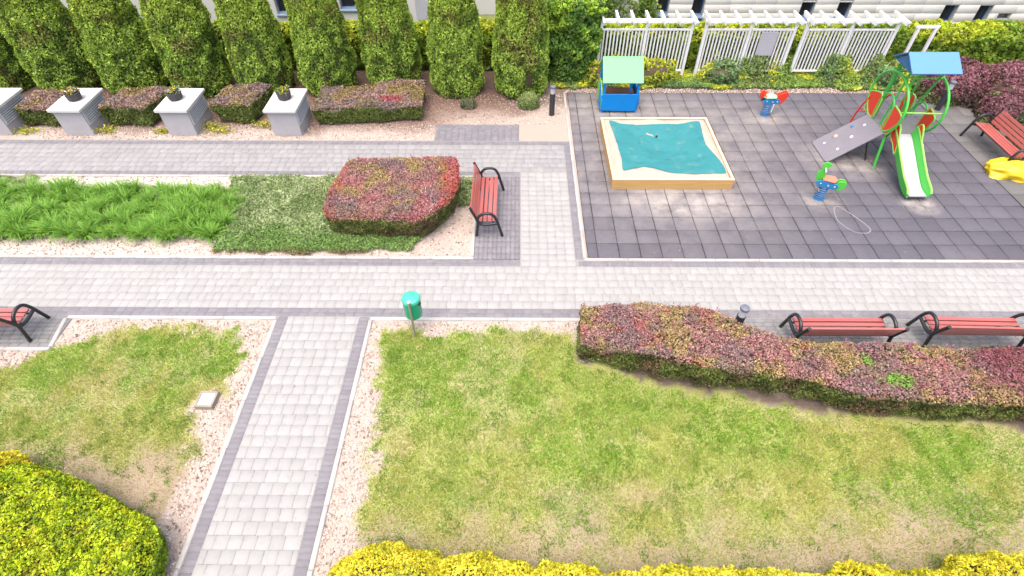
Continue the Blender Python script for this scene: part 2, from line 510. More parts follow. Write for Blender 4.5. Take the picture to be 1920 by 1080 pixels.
def lay(parent, name, rects, mat, top=0.0, h=.04, gap=.006, ch=.006, limit=300, jitter=.0015, tilt=.004, all_stuff=False):
    """rects (n,4): centre x, centre y, size x, size y. The nearest pieces are objects of their own, the rest one mesh."""
    R = np.asarray(rects, float)
    d = ((R[:, 0]) ** 2 + (R[:, 1]) ** 2 + CAM_H ** 2) / (R[:, 2] * R[:, 3])
    seen = (np.abs(R[:, 0]) < 1.05 * (R[:, 1] * .70 + 6.8)) & (R[:, 1] > 2.0)
    order = np.argsort(d + np.where(seen, 0, 1e9))
    n1 = 0 if all_stuff else min(limit, len(R))
    cache = {}
    for i in order[:n1]:
        cx, cy, wx, wy = R[i]
        key = (round(wx, 3), round(wy, 3))
        if key not in cache:
            cache[key] = np_mesh(name, tpl(wx - gap, wy - gap, h, ch), TPL_F, mat)
        o = link(name, cache[key], parent, (cx + random.uniform(-1, 1) * gap * .25, cy + random.uniform(-1, 1) * gap * .25, top + random.uniform(-jitter, jitter)))
        o.rotation_euler = (random.uniform(-tilt, tilt), random.uniform(-tilt, tilt), random.uniform(-.006, .006))
    rest = order[n1:]
    if len(rest):
        V = []; 
        for i in rest:
            cx, cy, wx, wy = R[i]
            t = tpl(wx - gap, wy - gap, h, ch)
            tl = rng.uniform(-tilt, tilt, 2)
            t[:, 2] += t[:, 0] * tl[0] + t[:, 1] * tl[1] + rng.uniform(-jitter, jitter)
            V.append(t + [cx, cy, top])
        F = np.vstack([TPL_F + 12 * k for k in range(len(rest))])
        col = np.repeat(rng.random(len(rest)), 12)[:, None] * np.ones(3)
        link(name + '_remainder' if not all_stuff else name + 's', np_mesh(name + 's', np.vstack(V), F, mat, col), parent, kind='stuff')

def grid_rects(x0, x1, y0, y1, sx, sy, runs=False, var=0.0):
    out = []
    ny = max(1, round((y1 - y0) / sy)); dy = (y1 - y0) / ny
    for j in range(ny):
        cy = y0 + (j + .5) * dy
        if not runs:
            nx = max(1, round((x1 - x0) / sx)); dx = (x1 - x0) / nx
            for i in range(nx): out.append((x0 + (i + .5) * dx, cy, dx, dy))
        else:
            x = x0; first = True
            while x < x1 - 1e-3:
                wd = sx * random.choice((1 - var, 1, 1, 1 + var))
                if first: wd *= random.uniform(.4, 1); first = False
                wd = round(wd / .01) * .01
                if x1 - x - wd < .06: wd = x1 - x
                wd = min(wd, x1 - x)
                out.append((x + wd / 2, cy, wd, dy)); x += wd
    return out

def kerbs(parent, x0, y0, x1, y1, w=.08, top=.012, length=1.0):
    """a straight run of kerb stones between two points"""
    a = np.array([x0, y0], float); b = np.array([x1, y1], float)
    L = np.hypot(*(b - a)); n = max(1, round(L / length)); ang = math.atan2(b[1] - a[1], b[0] - a[0])
    me = np_mesh('kerb_stone', tpl(L / n - .006, w, .12, .008), TPL_F, M['kerb'])
    for i in range(n):
        p = a + (b - a) * (i + .5) / n
        o = link('kerb_stone', me, parent, (p[0], p[1], top + random.uniform(-.002, .002)), ang + random.uniform(-.003, .003))

def slab(name, x0, x1, y0, y1, z, mat, parent=None, kind='structure'):
    me = np_mesh(name, [(x0, y0, z), (x1, y0, z), (x1, y1, z), (x0, y1, z)], [(0, 1, 2, 3)], mat)
    return link(name, me, parent, kind=kind)

# ================================================================== THE SETTING
ground = slab('ground', -300, 300, -100, 420, -.16, M['turf'])

# ---- garden bed sheet: bark, sand, soil and lawn soil
LAWN_R = [(-2.72, 6.98), (-2.3, 7.12), (-1.85, 7.05), (-.6, 7.12), (1.26, 7.08), (1.32, 6.47), (2.41, 5.91), (3.78, 5.62), (5.83, 5.18), (9.18, 4.93), (14, 4.7), (14, 1.2), (-1.8, 1.2), (-2.3, 2.2), (-2.45, 3.2), (-2.46, 4.33), (-2.57, 5.75)]
LAWN_L = [(-5.72, 7.05), (-5.5, 6.1), (-5.6, 5.56), (-6.1, 5.2), (-5.75, 4.6), (-5.62, 3.8), (-5.6, 1.5), (-11, 1.5), (-11, 6.0), (-10.14, 6.07), (-9.36, 6.6), (-8.4, 7.1), (-7.3, 7.2), (-6.5, 7.15)]
def lawn_field(P):
    n = (fbm(P[:, :2] * 2.2, 5) - .5) * .55 + (fbm(P[:, :2] * 7, 9, 2) - .5) * .25
    return np.maximum(sdist(P, LAWN_R), sdist(P, LAWN_L)) + n
HEDGE_R = [(1.30, 7.16), (2.5, 7.26), (3.85, 7.1), (4.45, 6.75), (4.85, 6.5), (5.4, 6.27), (7.33, 6.27), (8.25, 6.15), (9.6, 6.2), (12.5, 6.15), (12.5, 5.0), (8.69, 4.97), (7.25, 5.0), (6.05, 5.16), (5.06, 5.48), (3.59, 5.68), (2.1, 6.05), (1.24, 6.28)]
def bed_color(P):
    P2 = P[:, :2]
    c = mixc((.345, .285, .245), (.42, .355, .31), fbm(P2 * 5, 21))
    # reddish old mulch under thujas and low hedges
    mul = sstep(14.6, 15.2, P[:, 1] + (fbm(P2 * 1.5, 3) - .5) * .8) * sstep(1.2, .2, P[:, 0] + (fbm(P2 * 1.2, 8) - .5) * 1.2 + 1.6 * sstep(16.0, 15.2, P[:, 1]))
    c = mixc(c, np.asarray([(.155, .098, .08)]), 0.85 * mul)
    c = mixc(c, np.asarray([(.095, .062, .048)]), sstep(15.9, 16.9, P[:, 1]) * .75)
    sandy = sstep(-2.9, -1.6, P[:, 0]) * sstep(1.75, 1.5, P[:, 0]) * sstep(14.0, 14.4, P[:, 1]) * (1 - sstep(15.4, 16.2, P[:, 1] + (fbm(P2 * 2, 4) - .5)))
    c = mixc(c, np.asarray([(.335, .28, .235)]), .85 * sandy)
    # dry sandy strip along the daylily bed
    st = sstep(12.0, 12.15, P[:, 1]) * sstep(12.5, 12.4, P[:, 1]) * sstep(-13.5, -13.2, P[:, 0]) * sstep(-7.6, -8.0, P[:, 0])
    c = mixc(c, np.asarray([(.50, .465, .44)]), st)
    pl = sstep(9.95, 9.6, P[:, 1]) * sstep(9.2, 9.3, P[:, 1]) * sstep(-7, -8, P[:, 0])
    c = mixc(c, np.asarray([(.47, .41, .37)]), pl * .8)
    # dark soil along the barberry hedge, with the hedge shadow painted into it
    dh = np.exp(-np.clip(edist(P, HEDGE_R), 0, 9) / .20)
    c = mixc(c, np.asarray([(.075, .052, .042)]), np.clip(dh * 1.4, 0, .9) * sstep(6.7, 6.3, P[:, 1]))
    # lawn soil and thatch
    L = sstep(-.12, .12, lawn_field(P))
    t = mixc((.32, .31, .12), (.27, .31, .075), fbm(P2 * 3, 31))
    t = mixc(t, np.asarray([(.285, .215, .16)]), .85 * sstep(3.9, 2.7, P[:, 1] + (fbm(P2 * 1.6, 705, 2) - .5) * 1.6) * (P[:, 0] > -4))
    t = mixc(t, np.asarray([(.275, .205, .155)]), .9 * sstep(4.9, 4.0, P[:, 1] + (fbm(P2 * 1.6, 707, 2) - .5) * 1.4) * (P[:, 0] < -5))
    t = mixc(t, np.asarray([(.36, .28, .20)]), .35 * sstep(.58, .74, fbm(P2 * 1.3, 719, 3)))
    c = mixc(c, t, L)
    return c
gx = np.arange(-24, 20.01, .085); gy = np.arange(.6, 18.9, .085)
GX, GY = np.meshgrid(gx, gy)
P = np.c_[GX.ravel(), GY.ravel(), np.zeros(GX.size)]
P[:, 2] = -.03 + (fbm(P[:, :2] * 4, 2) - .5) * .022
nx_, ny_ = len(gx), len(gy)
ii = (np.arange(ny_ - 1)[:, None] * nx_ + np.arange(nx_ - 1)[None, :]).ravel()
F = np.c_[ii, ii + 1, ii + 1 + nx_, ii + nx_]
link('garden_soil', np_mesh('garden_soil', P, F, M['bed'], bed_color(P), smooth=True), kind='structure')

# ---- paths
main_path = slab('main_path', -20, 18, 7.36, 9.20, -.007, M['joint'])
lay(main_path, 'paver', grid_rects(-20, 18, 7.68, 8.97, .215, .215, True, .2), M['light_paver'], ch=.002, gap=.0042, tilt=.001, jitter=.0006)
lay(main_path, 'border_paver', grid_rects(-20, 18, 7.44, 7.67, .20, .115, True, .0) + grid_rects(-20, 0.10, 8.98, 9.20, .20, .11, True) + grid_rects(1.46, 18, 8.98, 9.16, .1, .18), M['dark_paver'], all_stuff=True)
kerbs(main_path, -9.55, 7.39, -5.09, 7.39)
kerbs(main_path, -3.08, 7.38, 4.7, 7.38)
kerbs(main_path, -20, 9.25, -.99, 9.25)
kerbs(main_path, 1.62, 9.215, 18, 9.215)

walk = slab('garden_walkway', -5.05, -3.10, .4, 7.36, -.008, M['joint'])
lay(walk, 'paver', grid_rects(-4.84, -3.32, .6, 7.43, .216, .216, True, .0), M['light_paver'], jitter=.001, ch=.0025, gap=.005, tilt=.001)
lay(walk, 'border_paver', grid_rects(-5.045, -4.845, .6, 7.43, .2, .1) + grid_rects(-3.315, -3.115, .6, 7.43, .2, .1), M['dark_paver'], all_stuff=True)
kerbs(walk, -5.09, .5, -5.09, 7.34); kerbs(walk, -3.07, .5, -3.07, 7.34)

linkp = slab('linking_path', .10, 1.60, 9.20, 14.30, -.009, M['joint'])
lay(linkp, 'paver', grid_rects(.13, 1.40, 8.98, 12.70, .212, .212), M['light_paver'], ch=.002, gap=.0042, tilt=.001, jitter=.0006)
lay(linkp, 'border_paver', grid_rects(1.41, 1.58, 9.21, 14.08, .17, .1), M['dark_paver'], all_stuff=True)
kerbs(linkp, 1.63, 9.26, 1.60, 17.25, .07)

up = slab('upper_path', -24, 1.42, 12.50, 14.30, -.008, M['joint'])
lay(up, 'paver', grid_rects(-24, 1.40, 12.72, 14.06, .215, .2233, True, .15), M['upper_paver'], ch=.002, tilt=.002, jitter=.001)
lay(up, 'border_paver', grid_rects(-24, .10, 12.53, 12.71, .2, .09, True) + grid_rects(-24, 1.58, 14.07, 14.25, .2, .09, True), M['dark_paver'], all_stuff=True)
kerbs(up, -24, 12.49, -1.05, 12.49, .07)
rest = slab('rest_bay', -2.46, .08, 14.26, 15.22, -.013, M['dark_joint'])
lay(rest, 'bay_paver', grid_rects(-2.45, .07, 14.27, 15.21, .2, .105, True), M['dark_paver'], all_stuff=True)
bay1 = slab('bench_bay', -1.0, .10, 9.22, 12.50, -.015, M['dark_joint'])
lay(bay1, 'bay_paver', grid_rects(-.99, .09, 9.22, 12.50, .108, .2), M['dark_paver'], all_stuff=True)
kerbs(bay1, -1.03, 9.32, -1.06, 12.44, .07)
bay2 = slab('bench_bay', -14, -9.45, 6.58, 7.43, -.011, M['dark_joint'])
lay(bay2, 'bay_paver', grid_rects(-14, -9.50, 6.60, 7.43, .2, .104, True), M['moss_paver'], all_stuff=True)
kerbs(bay2, -14, 6.55, -9.45, 6.55); kerbs(bay2, -9.46, 6.6, -9.58, 7.36)
bay3 = slab('bench_bay', 4.72, 18, 6.1, 7.43, -.011, M['dark_joint'])
lay(bay3, 'bay_paver', grid_rects(4.73, 18, 6.1, 7.43, .2, .104, True), M['moss_paver'], all_stuff=True)

# ---- playground
play = slab('playground_floor', 1.70, 13.12, 9.26, 17.28, -.02, M['rubber_joint'])
xs = [1.70, 1.95] + [1.95 + .5075 * k for k in range(1, 23)]
tiles = []
for j in range(16):
    for i in range(len(xs) - 1):
        tiles.append((.5 * (xs[i] + xs[i + 1]), 9.27 + .5 * (j + .5), xs[i + 1] - xs[i], .5))
lay(play, 'rubber_tile', tiles, M['rubber'], top=.004, gap=.016, ch=.012, jitter=.003, tilt=.006)
me = MB().tube(spring_pts := spline([(8.17, 11.05, .008), (8.30, 11.22, .008), (8.42, 11.12, .008), (8.60, 10.82, .008), (8.78, 10.40, .008), (8.72, 10.22, .008), (8.55, 10.17, .008), (8.32, 10.25, .008), (8.12, 10.62, .008)], 6, True), .015, 5, True).build('chalk_ring', M['chalk'], play)
me.scale = (1, 1, .25)
me.location = (0, 0, .006)
side = slab('side_pavement', 13.13, 14.75, 9.22, 16.9, -.010, M['rubber_joint'])
lay(side, 'pavement_slab', grid_rects(13.14, 14.72, 9.24, 16.85, .5, .5), M['side_paver'], ch=.003, gap=.004)
kerbs(side, 14.78, 9.3, 14.78, 16.9)

# ================================================================== FOLIAGE TOOLS
def unit(a): return a / np.maximum(np.linalg.norm(a, axis=1, keepdims=True), 1e-9)
def leaf_mesh(name, P, Nn, L, W, col, mat, bias=1.0, along=None, ab=0.0):
    n = len(P)
    nn = unit(Nn * bias + unit(rng.normal(size=(n, 3))))
    t = rng.normal(size=(n, 3))
    if along is not None: t = unit(t) * (1 - ab) + along * ab
    t = unit(t - nn * np.sum(t * nn, 1, keepdims=True))
    b = np.cross(nn, t)
    L = np.broadcast_to(L, n)[:, None]; W = np.broadcast_to(W, n)[:, None]
    V = np.stack([P - t * L * .5, P + b * W * .5 + t * L * .08, P + t * L * .5, P - b * W * .5 + t * L * .08], 1).reshape(-1, 3)
    F = np.arange(4 * n).reshape(n, 4)
    return np_mesh(name, V, F, mat, np.repeat(np.clip(col, 0.002, 1), 4, 0))

def hedge(name, label, cat, poly, h, nleaf, L, W, colf, mat, r=.15, rough=.07, z0=.04, group=None, sprig=0, undercut=.08, jag=.05, core=True, spr_h=.10, lat=1.0, soften=2):
    """a clipped hedge over a footprint polygon; h is a height or a function of XY"""
    root = empty(name, (float(np.mean([p[0] for p in poly])), float(np.mean([p[1] for p in poly])), 0), 0, label, cat, group)
    off = np.array([root.location.x, root.location.y, 0])
    PL = sub_poly(poly, soften=soften)
    n2 = np.roll(PL, -1, 0) - np.roll(PL, 1, 0)
    area2 = np.sum(PL[:, 0] * np.roll(PL[:, 1], -1) - np.roll(PL[:, 0], -1) * PL[:, 1])
    on = np.c_[n2[:, 1], -n2[:, 0]] * (1 if area2 > 0 else -1)
    on = on / np.maximum(np.linalg.norm(on, axis=1, keepdims=True), 1e-9)
    hf = h if callable(h) else (lambda Q: np.full(len(Q), float(h)))
    seg = np.linalg.norm(np.roll(PL, -1, 0) - PL, axis=1); per = seg.sum()
    hm = float(hf(PL).mean())
    a_top = abs(area2) / 2; a_side = per * hm
    nt_ = int(nleaf * a_top / (a_top + a_side)); ns = nleaf - nt_
    # top
    lo, hi = PL.min(0), PL.max(0)
    Q = np.zeros((0, 2))
    while len(Q) < nt_:
        c = rng.uniform(lo, hi, (int(nt_ * 1.6), 2)); Q = np.vstack([Q, c[inpoly(c, PL)]])
    Q = Q[:nt_]
    d = np.minimum(edist(Q, PL), r)
    drop = r - np.sqrt(np.maximum(r * r - (r - d) ** 2, 0))
    bum = (fbm(Q / .22, 41, 3) - .5) * 2 * rough + (fbm(Q / .8, 46, 2) - .5) * jag * 1.6
    z = hf(Q) - drop + bum - rng.random(nt_) ** 2 * .07
    Pt = np.c_[Q, z]
    Nt = unit(np.c_[rng.normal(size=(nt_, 2)) * .25, np.ones(nt_)])
    # sides
    k = rng.choice(len(PL), ns, p=seg / per); u = rng.random(ns)[:, None]
    B = PL[k] * (1 - u) + PL[(k + 1) % len(PL)] * u
    nb = unit(on[k] * (1 - u) + on[(k + 1) % len(PL)] * u)
    v = rng.random(ns) ** .9
    zt = hf(B) - r * .6
    zs = z0 + v * (zt - z0)
    q3 = np.c_[B / .25, zs / .25]
    bo = (fbm(q3, 43, 3) - .5) * 2 * rough * 1.5 + (fbm(np.c_[B / .7, zs / 1.2], 45, 2) - .5) * jag * 3 - rng.random(ns) ** 2 * .09 - undercut * (1 - v) ** 1.5
    Ps = np.c_[B + nb * bo[:, None], zs]
    Ns = np.c_[nb, np.full(ns, .25)]
    P = np.vstack([Pt, Ps]); Nn = np.vstack([Nt, Ns])
    up_ = np.concatenate([np.ones(nt_), np.clip((v - .84 + .75 * (fbm(q3 * .45, 47, 3) - .55)) * 5, 0, .85)])
    if sprig:
        m = int(sprig * a_top); s = rng.choice(nt_, m)
        kk = 7
        base = np.repeat(Pt[s], kk, 0); hh = np.tile(np.linspace(.1, 1, kk), m) * np.repeat(rng.uniform(.3, 1, m), kk) * spr_h
        dirv = np.repeat(rng.normal(size=(m, 2)) * .25, kk, 0)
        sp = base + np.c_[dirv * hh[:, None], hh] + rng.normal(size=(m * kk, 3)) * .006
        P = np.vstack([P, sp]); Nn = np.vstack([Nn, np.c_[rng.normal(size=(m * kk, 2)), np.full(m * kk, .6)]])
        up_ = np.concatenate([up_, np.ones(m * kk) * 1.15])
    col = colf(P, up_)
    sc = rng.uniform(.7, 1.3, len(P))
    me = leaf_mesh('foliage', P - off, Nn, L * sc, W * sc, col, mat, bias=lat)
    link('foliage', me, root)
    if core:  # solid core added inside the leaves to block light
        ins = PL - on * (.10 + max(undercut, 0) * .3 + .4 * r)
        n = len(ins); hh = hf(ins) - .10 - .25 * r
        V = [(*p, .0) for p in ins] + [(*p, float(z_)) for p, z_ in zip(ins, hh)]
        mb = MB(); mb.add([Vector(x) - Vector(off) for x in V], [tuple(range(n, 2 * n))] + [(i, (i + 1) % n, n + (i + 1) % n, n + i) for i in range(n)])
        mb.build('dark_core', M['twig'], root)
    return root

def jit(c, n, a=.18):
    return c * (1 + rng.normal(size=(n, 1)) * a) * (1 + rng.normal(size=(n, 3)) * a * .25)

def dome(name, label, cat, c, rx, ry, h, n, L, W, colf, mat, group=None, rough=.1, sq=2.3, freq=4.0, flat=.0, bias=1.0, rz=0):
    root = empty(name, (c[0], c[1], 0), 0, label, cat, group)
    d = unit(rng.normal(size=(n, 3))); d[:, 2] = np.abs(d[:, 2]) * 1.0
    # superellipsoid radius
    e = sq
    rad = (np.abs(d[:, 0]) ** e + np.abs(d[:, 1]) ** e + np.abs(d[:, 2]) ** e) ** (-1 / e)
    rr = rad * (1 + (fbm(d * freq + c[0] * 3.1, 51, 3) - .5) * 2 * rough - rng.random(n) ** 2 * .10)
    P = d * rr[:, None] * [rx, ry, h]
    P[:, 2] = np.maximum(P[:, 2], .02)
    Nn = unit(d / [rx, ry, h])
    col = colf(P + [c[0], c[1], 0], np.clip(P[:, 2] / h, 0, 1))
    sc = rng.uniform(.7, 1.3, n)
    link('foliage', leaf_mesh('foliage', P, Nn, L * sc, W * sc, col, mat, bias), root)
    mb = MB(); mb.lathe([(.80, 0), (.82, .35), (.66, .68), (.3, .84), (.05, .86)], 20)  # dark core added so light cannot pass between the leaves
    mb.v = [(x * rx, y * ry, z * h) for x, y, z in mb.v]
    mb.build('dark_core', M['twig'], root, smooth=True)
    return root

# colour functions ----------------------------------------------------
def barberry(seed, redside=None, gray=.5, pinkness=.5):
    def f(P, up):
        n = len(P)
        a = fbm(P[:, :2] * 1.7, seed, 3); b = fbm(P[:, :2] * 2.3 + 9, seed + 5, 3); e = fbm(P[:, :2] * 1.5 - 7, seed + 9, 2)
        c = mixc((.33, .19, .165), (.40, .225, .20), a)
        c = mixc(c, np.asarray([(.36, .28, .11)]), sstep(.44, .60, b) * .85)
        c = mixc(c, np.asarray([(.24, .165, .175)]), sstep(.50, .62, e) * .8 * gray)
        c = mixc(c, np.asarray([(.44, .12, .145)]), sstep(.60, .70, a) * pinkness)
        if redside is not None:
            q = redside(P); c = mixc(c, np.asarray([(.46, .11, .09)]), q)
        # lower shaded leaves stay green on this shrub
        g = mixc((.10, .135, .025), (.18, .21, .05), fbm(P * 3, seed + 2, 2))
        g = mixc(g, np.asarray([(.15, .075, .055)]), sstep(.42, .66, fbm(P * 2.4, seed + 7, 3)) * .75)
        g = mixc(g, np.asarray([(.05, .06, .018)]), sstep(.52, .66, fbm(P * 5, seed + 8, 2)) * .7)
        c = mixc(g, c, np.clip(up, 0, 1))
        # young tips
        tip = (up > 1.1)[:, None]
        c = np.where(tip, np.asarray([(.42, .17, .19)]) * (.8 + .4 * rng.random((n, 1))), c)
        lit = rng.random((n, 1)) < .08
        c = np.where(lit, c * 1.5 + .03, c)
        return jit(c, n, .24)
    return f

# ================================================================== HEDGES AND TREES
def red_c(P):
    return np.clip(sstep(-2.05, -1.55, P[:, 0] + (fbm(P[:, :2] * 3, 77) - .5) * .7) * .85 + sstep(-4.2, -4.55, P[:, 0] + (fbm(P[:, :2] * 3, 78) - .5) * .5) * .45 + sstep(10.25, 9.9, P[:, 1] + (fbm(P[:, :2] * 3, 79) - .5) * .5) * .22, 0, .9)
hedge('barberry_hedge', 'broad clipped barberry block, plum and olive with a red edge, behind the lone bench', 'hedge',
      [(-4.60, 9.95), (-4.64, 11.2), (-4.40, 12.28), (-1.52, 12.40), (-1.42, 11.05), (-1.74, 10.28), (-2.15, 9.76), (-3.2, 9.80), (-4.3, 9.86)],
      .76, 62000, .042, .026, barberry(11, red_c, .9, .4), M['small_leaf'], r=.11, rough=.06, soften=1, undercut=.12, jag=.03, sprig=28)
def red_r(P):
    return sstep(.70, .78, fbm(P[:, :2] * 2.4, 85, 2)) * .4
bar_r = barberry(23, red_r, .8, .15)
def col_r(P, up):
    c = bar_r(P, up)
    c = mixc(c, jit(np.asarray([(.25, .075, .11)]), len(P), .25), sstep(8.0, 9.0, P[:, 0] + (fbm(P[:, :2] * 1.6, 93, 2) - .5) * 1.4) * (up > .4) * .8)
    # a few bright green volunteer shoots growing through the top
    for (x, y, rx, ry) in ((6.45, 5.85, .13, .16), (6.75, 5.42, .34, .15)):
        q = sstep(1.1, .5, np.hypot((P[:, 0] - x) / rx, (P[:, 1] - y) / ry) + (fbm(P[:, :2] * 8, 91, 2) - .5) * .8) * (up > .5)
        c = mixc(c, jit(np.asarray([(.22, .38, .07)]), len(P), .2), q)
    return c
def h_r(Q):
    return .74 + (fbm(Q * .9, 61, 2) - .5) * .12 + .06 * sstep(8.6, 9.6, Q[:, 0])
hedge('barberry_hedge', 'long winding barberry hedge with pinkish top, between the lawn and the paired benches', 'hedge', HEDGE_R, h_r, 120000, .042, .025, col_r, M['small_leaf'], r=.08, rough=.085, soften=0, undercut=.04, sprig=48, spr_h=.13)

def lowcol(seed):
    def f(P, up):
        n = len(P)
        a = fbm(P[:, :2] * 2.0, seed, 3); b = fbm(P[:, :2] * 2.6 + 5, seed + 3, 2)
        c = mixc((.30, .20, .165), (.38, .26, .21), a)
        c = mixc(c, np.asarray([(.29, .22, .08)]), sstep(.48, .62, b) * .8)
        c = mixc(c, np.asarray([(.20, .16, .16)]), sstep(.5, .62, a) * .6)
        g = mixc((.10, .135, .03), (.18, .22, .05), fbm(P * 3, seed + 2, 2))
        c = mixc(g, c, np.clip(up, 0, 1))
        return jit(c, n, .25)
    return f
G_LOW = 'low clipped hedges between the plinths'
hedge('low_hedge', 'low purplish clipped hedge between the cut-off plinth and the first pot plinth', 'hedge', [(-15.15, 15.0), (-13.85, 14.95), (-13.9, 16.1), (-15.1, 16.05)], .66, 13000, .06, .036, lowcol(101), M['small_leaf'], r=.06, soften=0, group=G_LOW, sprig=10)
hedge('low_hedge', 'low olive and plum clipped hedge between two pot plinths, widest of the small blocks', 'hedge', [(-12.6, 15.02), (-11.18, 14.97), (-11.0, 16.35), (-12.4, 16.25)], .68, 14000, .06, .036, lowcol(111), M['small_leaf'], r=.06, soften=0, group=G_LOW, sprig=10)
hedge('low_hedge', 'small low clipped hedge just before the last pot plinth, with yellow seedlings at its foot', 'hedge', [(-9.32, 15.22), (-8.1, 15.17), (-7.85, 16.55), (-9.2, 16.45)], .66, 12000, .06, .036, lowcol(121), M['small_leaf'], r=.06, soften=0, group=G_LOW, sprig=10)
def long_red(P, up):
    c = lowcol(131)(P, up)
    q = sstep(1.1, .6, np.hypot((P[:, 0] + 3.9) / .45, (P[:, 1] - 15.75) / .25)) * (up > .5) * .8
    return mixc(c, np.asarray([(.40, .09, .10)]), q)
hedge('low_hedge', 'long low barberry hedge in front of the thujas, beside the last pot plinth', 'hedge', [(-6.2, 15.08), (-2.88, 15.38), (-2.95, 16.95), (-4.2, 17.0), (-4.9, 16.6), (-6.25, 16.55)], .58, 34000, .058, .034, long_red, M['small_leaf'], r=.06, soften=0, group=G_LOW, sprig=14)

# ---- clipped thuja columns
def thuja_mesh(seed, R, H, n):
    z = (rng.random(n) ** .85) * H
    t = z / H
    prof = np.interp(t, [0, .08, .25, .5, .68, .84, .95, 1], [.86, .97, 1.0, .90, .75, .54, .30, .05])
    a = rng.random(n) * 2 * PI
    d = np.c_[np.cos(a), np.sin(a)]
    q = np.c_[d * 1.0 / .30, z / .34]
    b1 = fbm(q + seed * 13.7, seed, 3)
    b2 = fbm(np.c_[d / .75, z / .8] + seed * 7.1, seed + 5, 2)
    rr = R * prof * (1 + (b1 - .5) * .36 + (b2 - .5) * .22) - rng.random(n) ** 2 * .10
    P = np.c_[d * rr[:, None], z]
    Nn = unit(np.c_[d, np.full(n, .35)])
    al = unit(np.c_[d * .55, np.ones(n)] + rng.normal(size=(n, 3)) * .35)
    c = mixc((.135, .225, .032), (.33, .47, .07), sstep(.28, .66, b1))  # clump hollows coloured darker, painting shade into the gaps
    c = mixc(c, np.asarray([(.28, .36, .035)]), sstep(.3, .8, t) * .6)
    br = sstep(.66, .74, fbm(P * 1.6 + seed, seed + 9, 2)) * .5
    c = mixc(c, np.asarray([(.17, .12, .045)]), br)
    c = jit(c, n, .24)
    sc = rng.uniform(.65, 1.35, n)
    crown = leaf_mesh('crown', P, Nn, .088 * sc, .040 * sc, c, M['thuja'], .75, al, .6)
    return crown
TV = [thuja_mesh(s, 1.0, 4.5, 38000) for s in (1, 2, 3, 4)]
core_mb = MB(); core_mb.lathe([(.70, .12), (.86, .5), (.86, 1.2), (.80, 2.2), (.68, 3.1), (.45, 3.8), (.1, 4.3)], 16)  # dark core added within the crown to stop light
core_obj = core_mb.build('inner_dark_core', M['twig'], None, smooth=True)
core_me = core_obj.data; bpy.data.objects.remove(core_obj)
tr_mb = MB(); tr_mb.tube([(0, 0, -.05), (0.01, 0, .6), (0, .02, 2.0), (.01, 0, 4.1)], [.09, .075, .05, .015], 8)
tr_o = tr_mb.build('trunk', M['trunk'], None, smooth=True); tr_me = tr_o.data; bpy.data.objects.remove(tr_o)
TH = [(-17.35, 17.75, 1.06, 'thuja column above the cut-off plinth, cut by the photo edge'),
      (-15.05, 17.65, 1.07, 'thuja column rising behind the low hedge beside the cut-off plinth'),
      (-12.85, 17.7, 1.05, 'thuja column behind the gap after the first whole pot plinth'),
      (-10.55, 17.55, 1.03, 'thuja column straight behind the middle pot plinth'),
      (-8.42, 17.6, .98, 'thuja column behind the small hedge that has yellow seedlings'),
      (-6.28, 17.6, .97, 'thuja column just behind the last pot plinth'),
      (-4.16, 17.85, .95, 'thuja column behind the middle of the long low hedge'),
      (-1.98, 17.55, .92, 'thuja column past the end of the long low hedge, bare mulch before it'),
      (.14, 17.5, .97, 'last thuja column of the row, next to the ivy thicket and the small round shrub')]
for i, (x, y, s, lab) in enumerate(TH):
    root = empty('thuja_tree', (x, y, 0), i * 2.39996, lab, 'tree', 'row of clipped thuja columns')
    s *= .93; root.scale = (s, s, 1.0 + .03 * math.sin(i * 2.1))
    c = link('crown', TV[(i * 3 + i // 4) % 4], root)
    link('inner_dark_core', core_me, c); link('trunk', tr_me, root)

# ---- ivy hedge along the back, ivy thicket
def ivycol(P, up):
    n = len(P)
    a = fbm(P * 1.1, 201, 3)
    c = mixc((.13, .23, .03), (.26, .38, .04), a)
    top = np.clip(up, 0, 1) * sstep(.25, .5, fbm(P * .7, 207, 2))
    c = mixc(c, np.asarray([(.46, .53, .035)]), top * .9)
    c = mixc(c, np.asarray([(.32, .38, .04)]), sstep(.54, .66, fbm(P * 1.8 + 4, 203, 2)) * .6)
    return jit(c, n, .22)
hedge('ivy_hedge', 'long leafy hedge with bright yellow-green top running behind trees and white trellises', 'hedge', [(-24, 18.95), (1.0, 18.95), (3.0, 18.9), (12.5, 18.75), (22, 18.65), (22, 19.75), (-24, 19.75)],
      lambda Q: 1.42 + (fbm(Q * .8, 211, 2) - .5) * .22, 95000, .13, .085, ivycol, M['leaf'], r=.3, rough=.13, undercut=.0, lat=.7)
def thickcol(P, up):
    n = len(P); a = fbm(P * 1.7, 221, 3)
    c = mixc((.08, .165, .035), (.18, .32, .05), a)
    c = mixc(c, np.asarray([(.30, .46, .05)]), sstep(.50, .64, fbm(P * 2.1 + 2, 223, 2)) * np.clip(P[:, 2] / 2.2, .15, 1))  # highlights painted in: brighter leaf patches, stronger higher up
    return jit(c, n, .25)
hedge('ivy_thicket', 'tall dark green ivy thicket between the last thuja and the first white trellis', 'shrub', [(1.15, 18.0), (2.0, 17.85), (2.72, 18.05), (2.85, 18.6), (2.8, 19.5), (1.1, 19.5)],
      lambda Q: 2.55 + (fbm(Q * 1.5, 225, 2) - .5) * .5, 13000, .125, .075, thickcol, M['leaf'], r=.35, rough=.2, undercut=-.12, lat=.6)

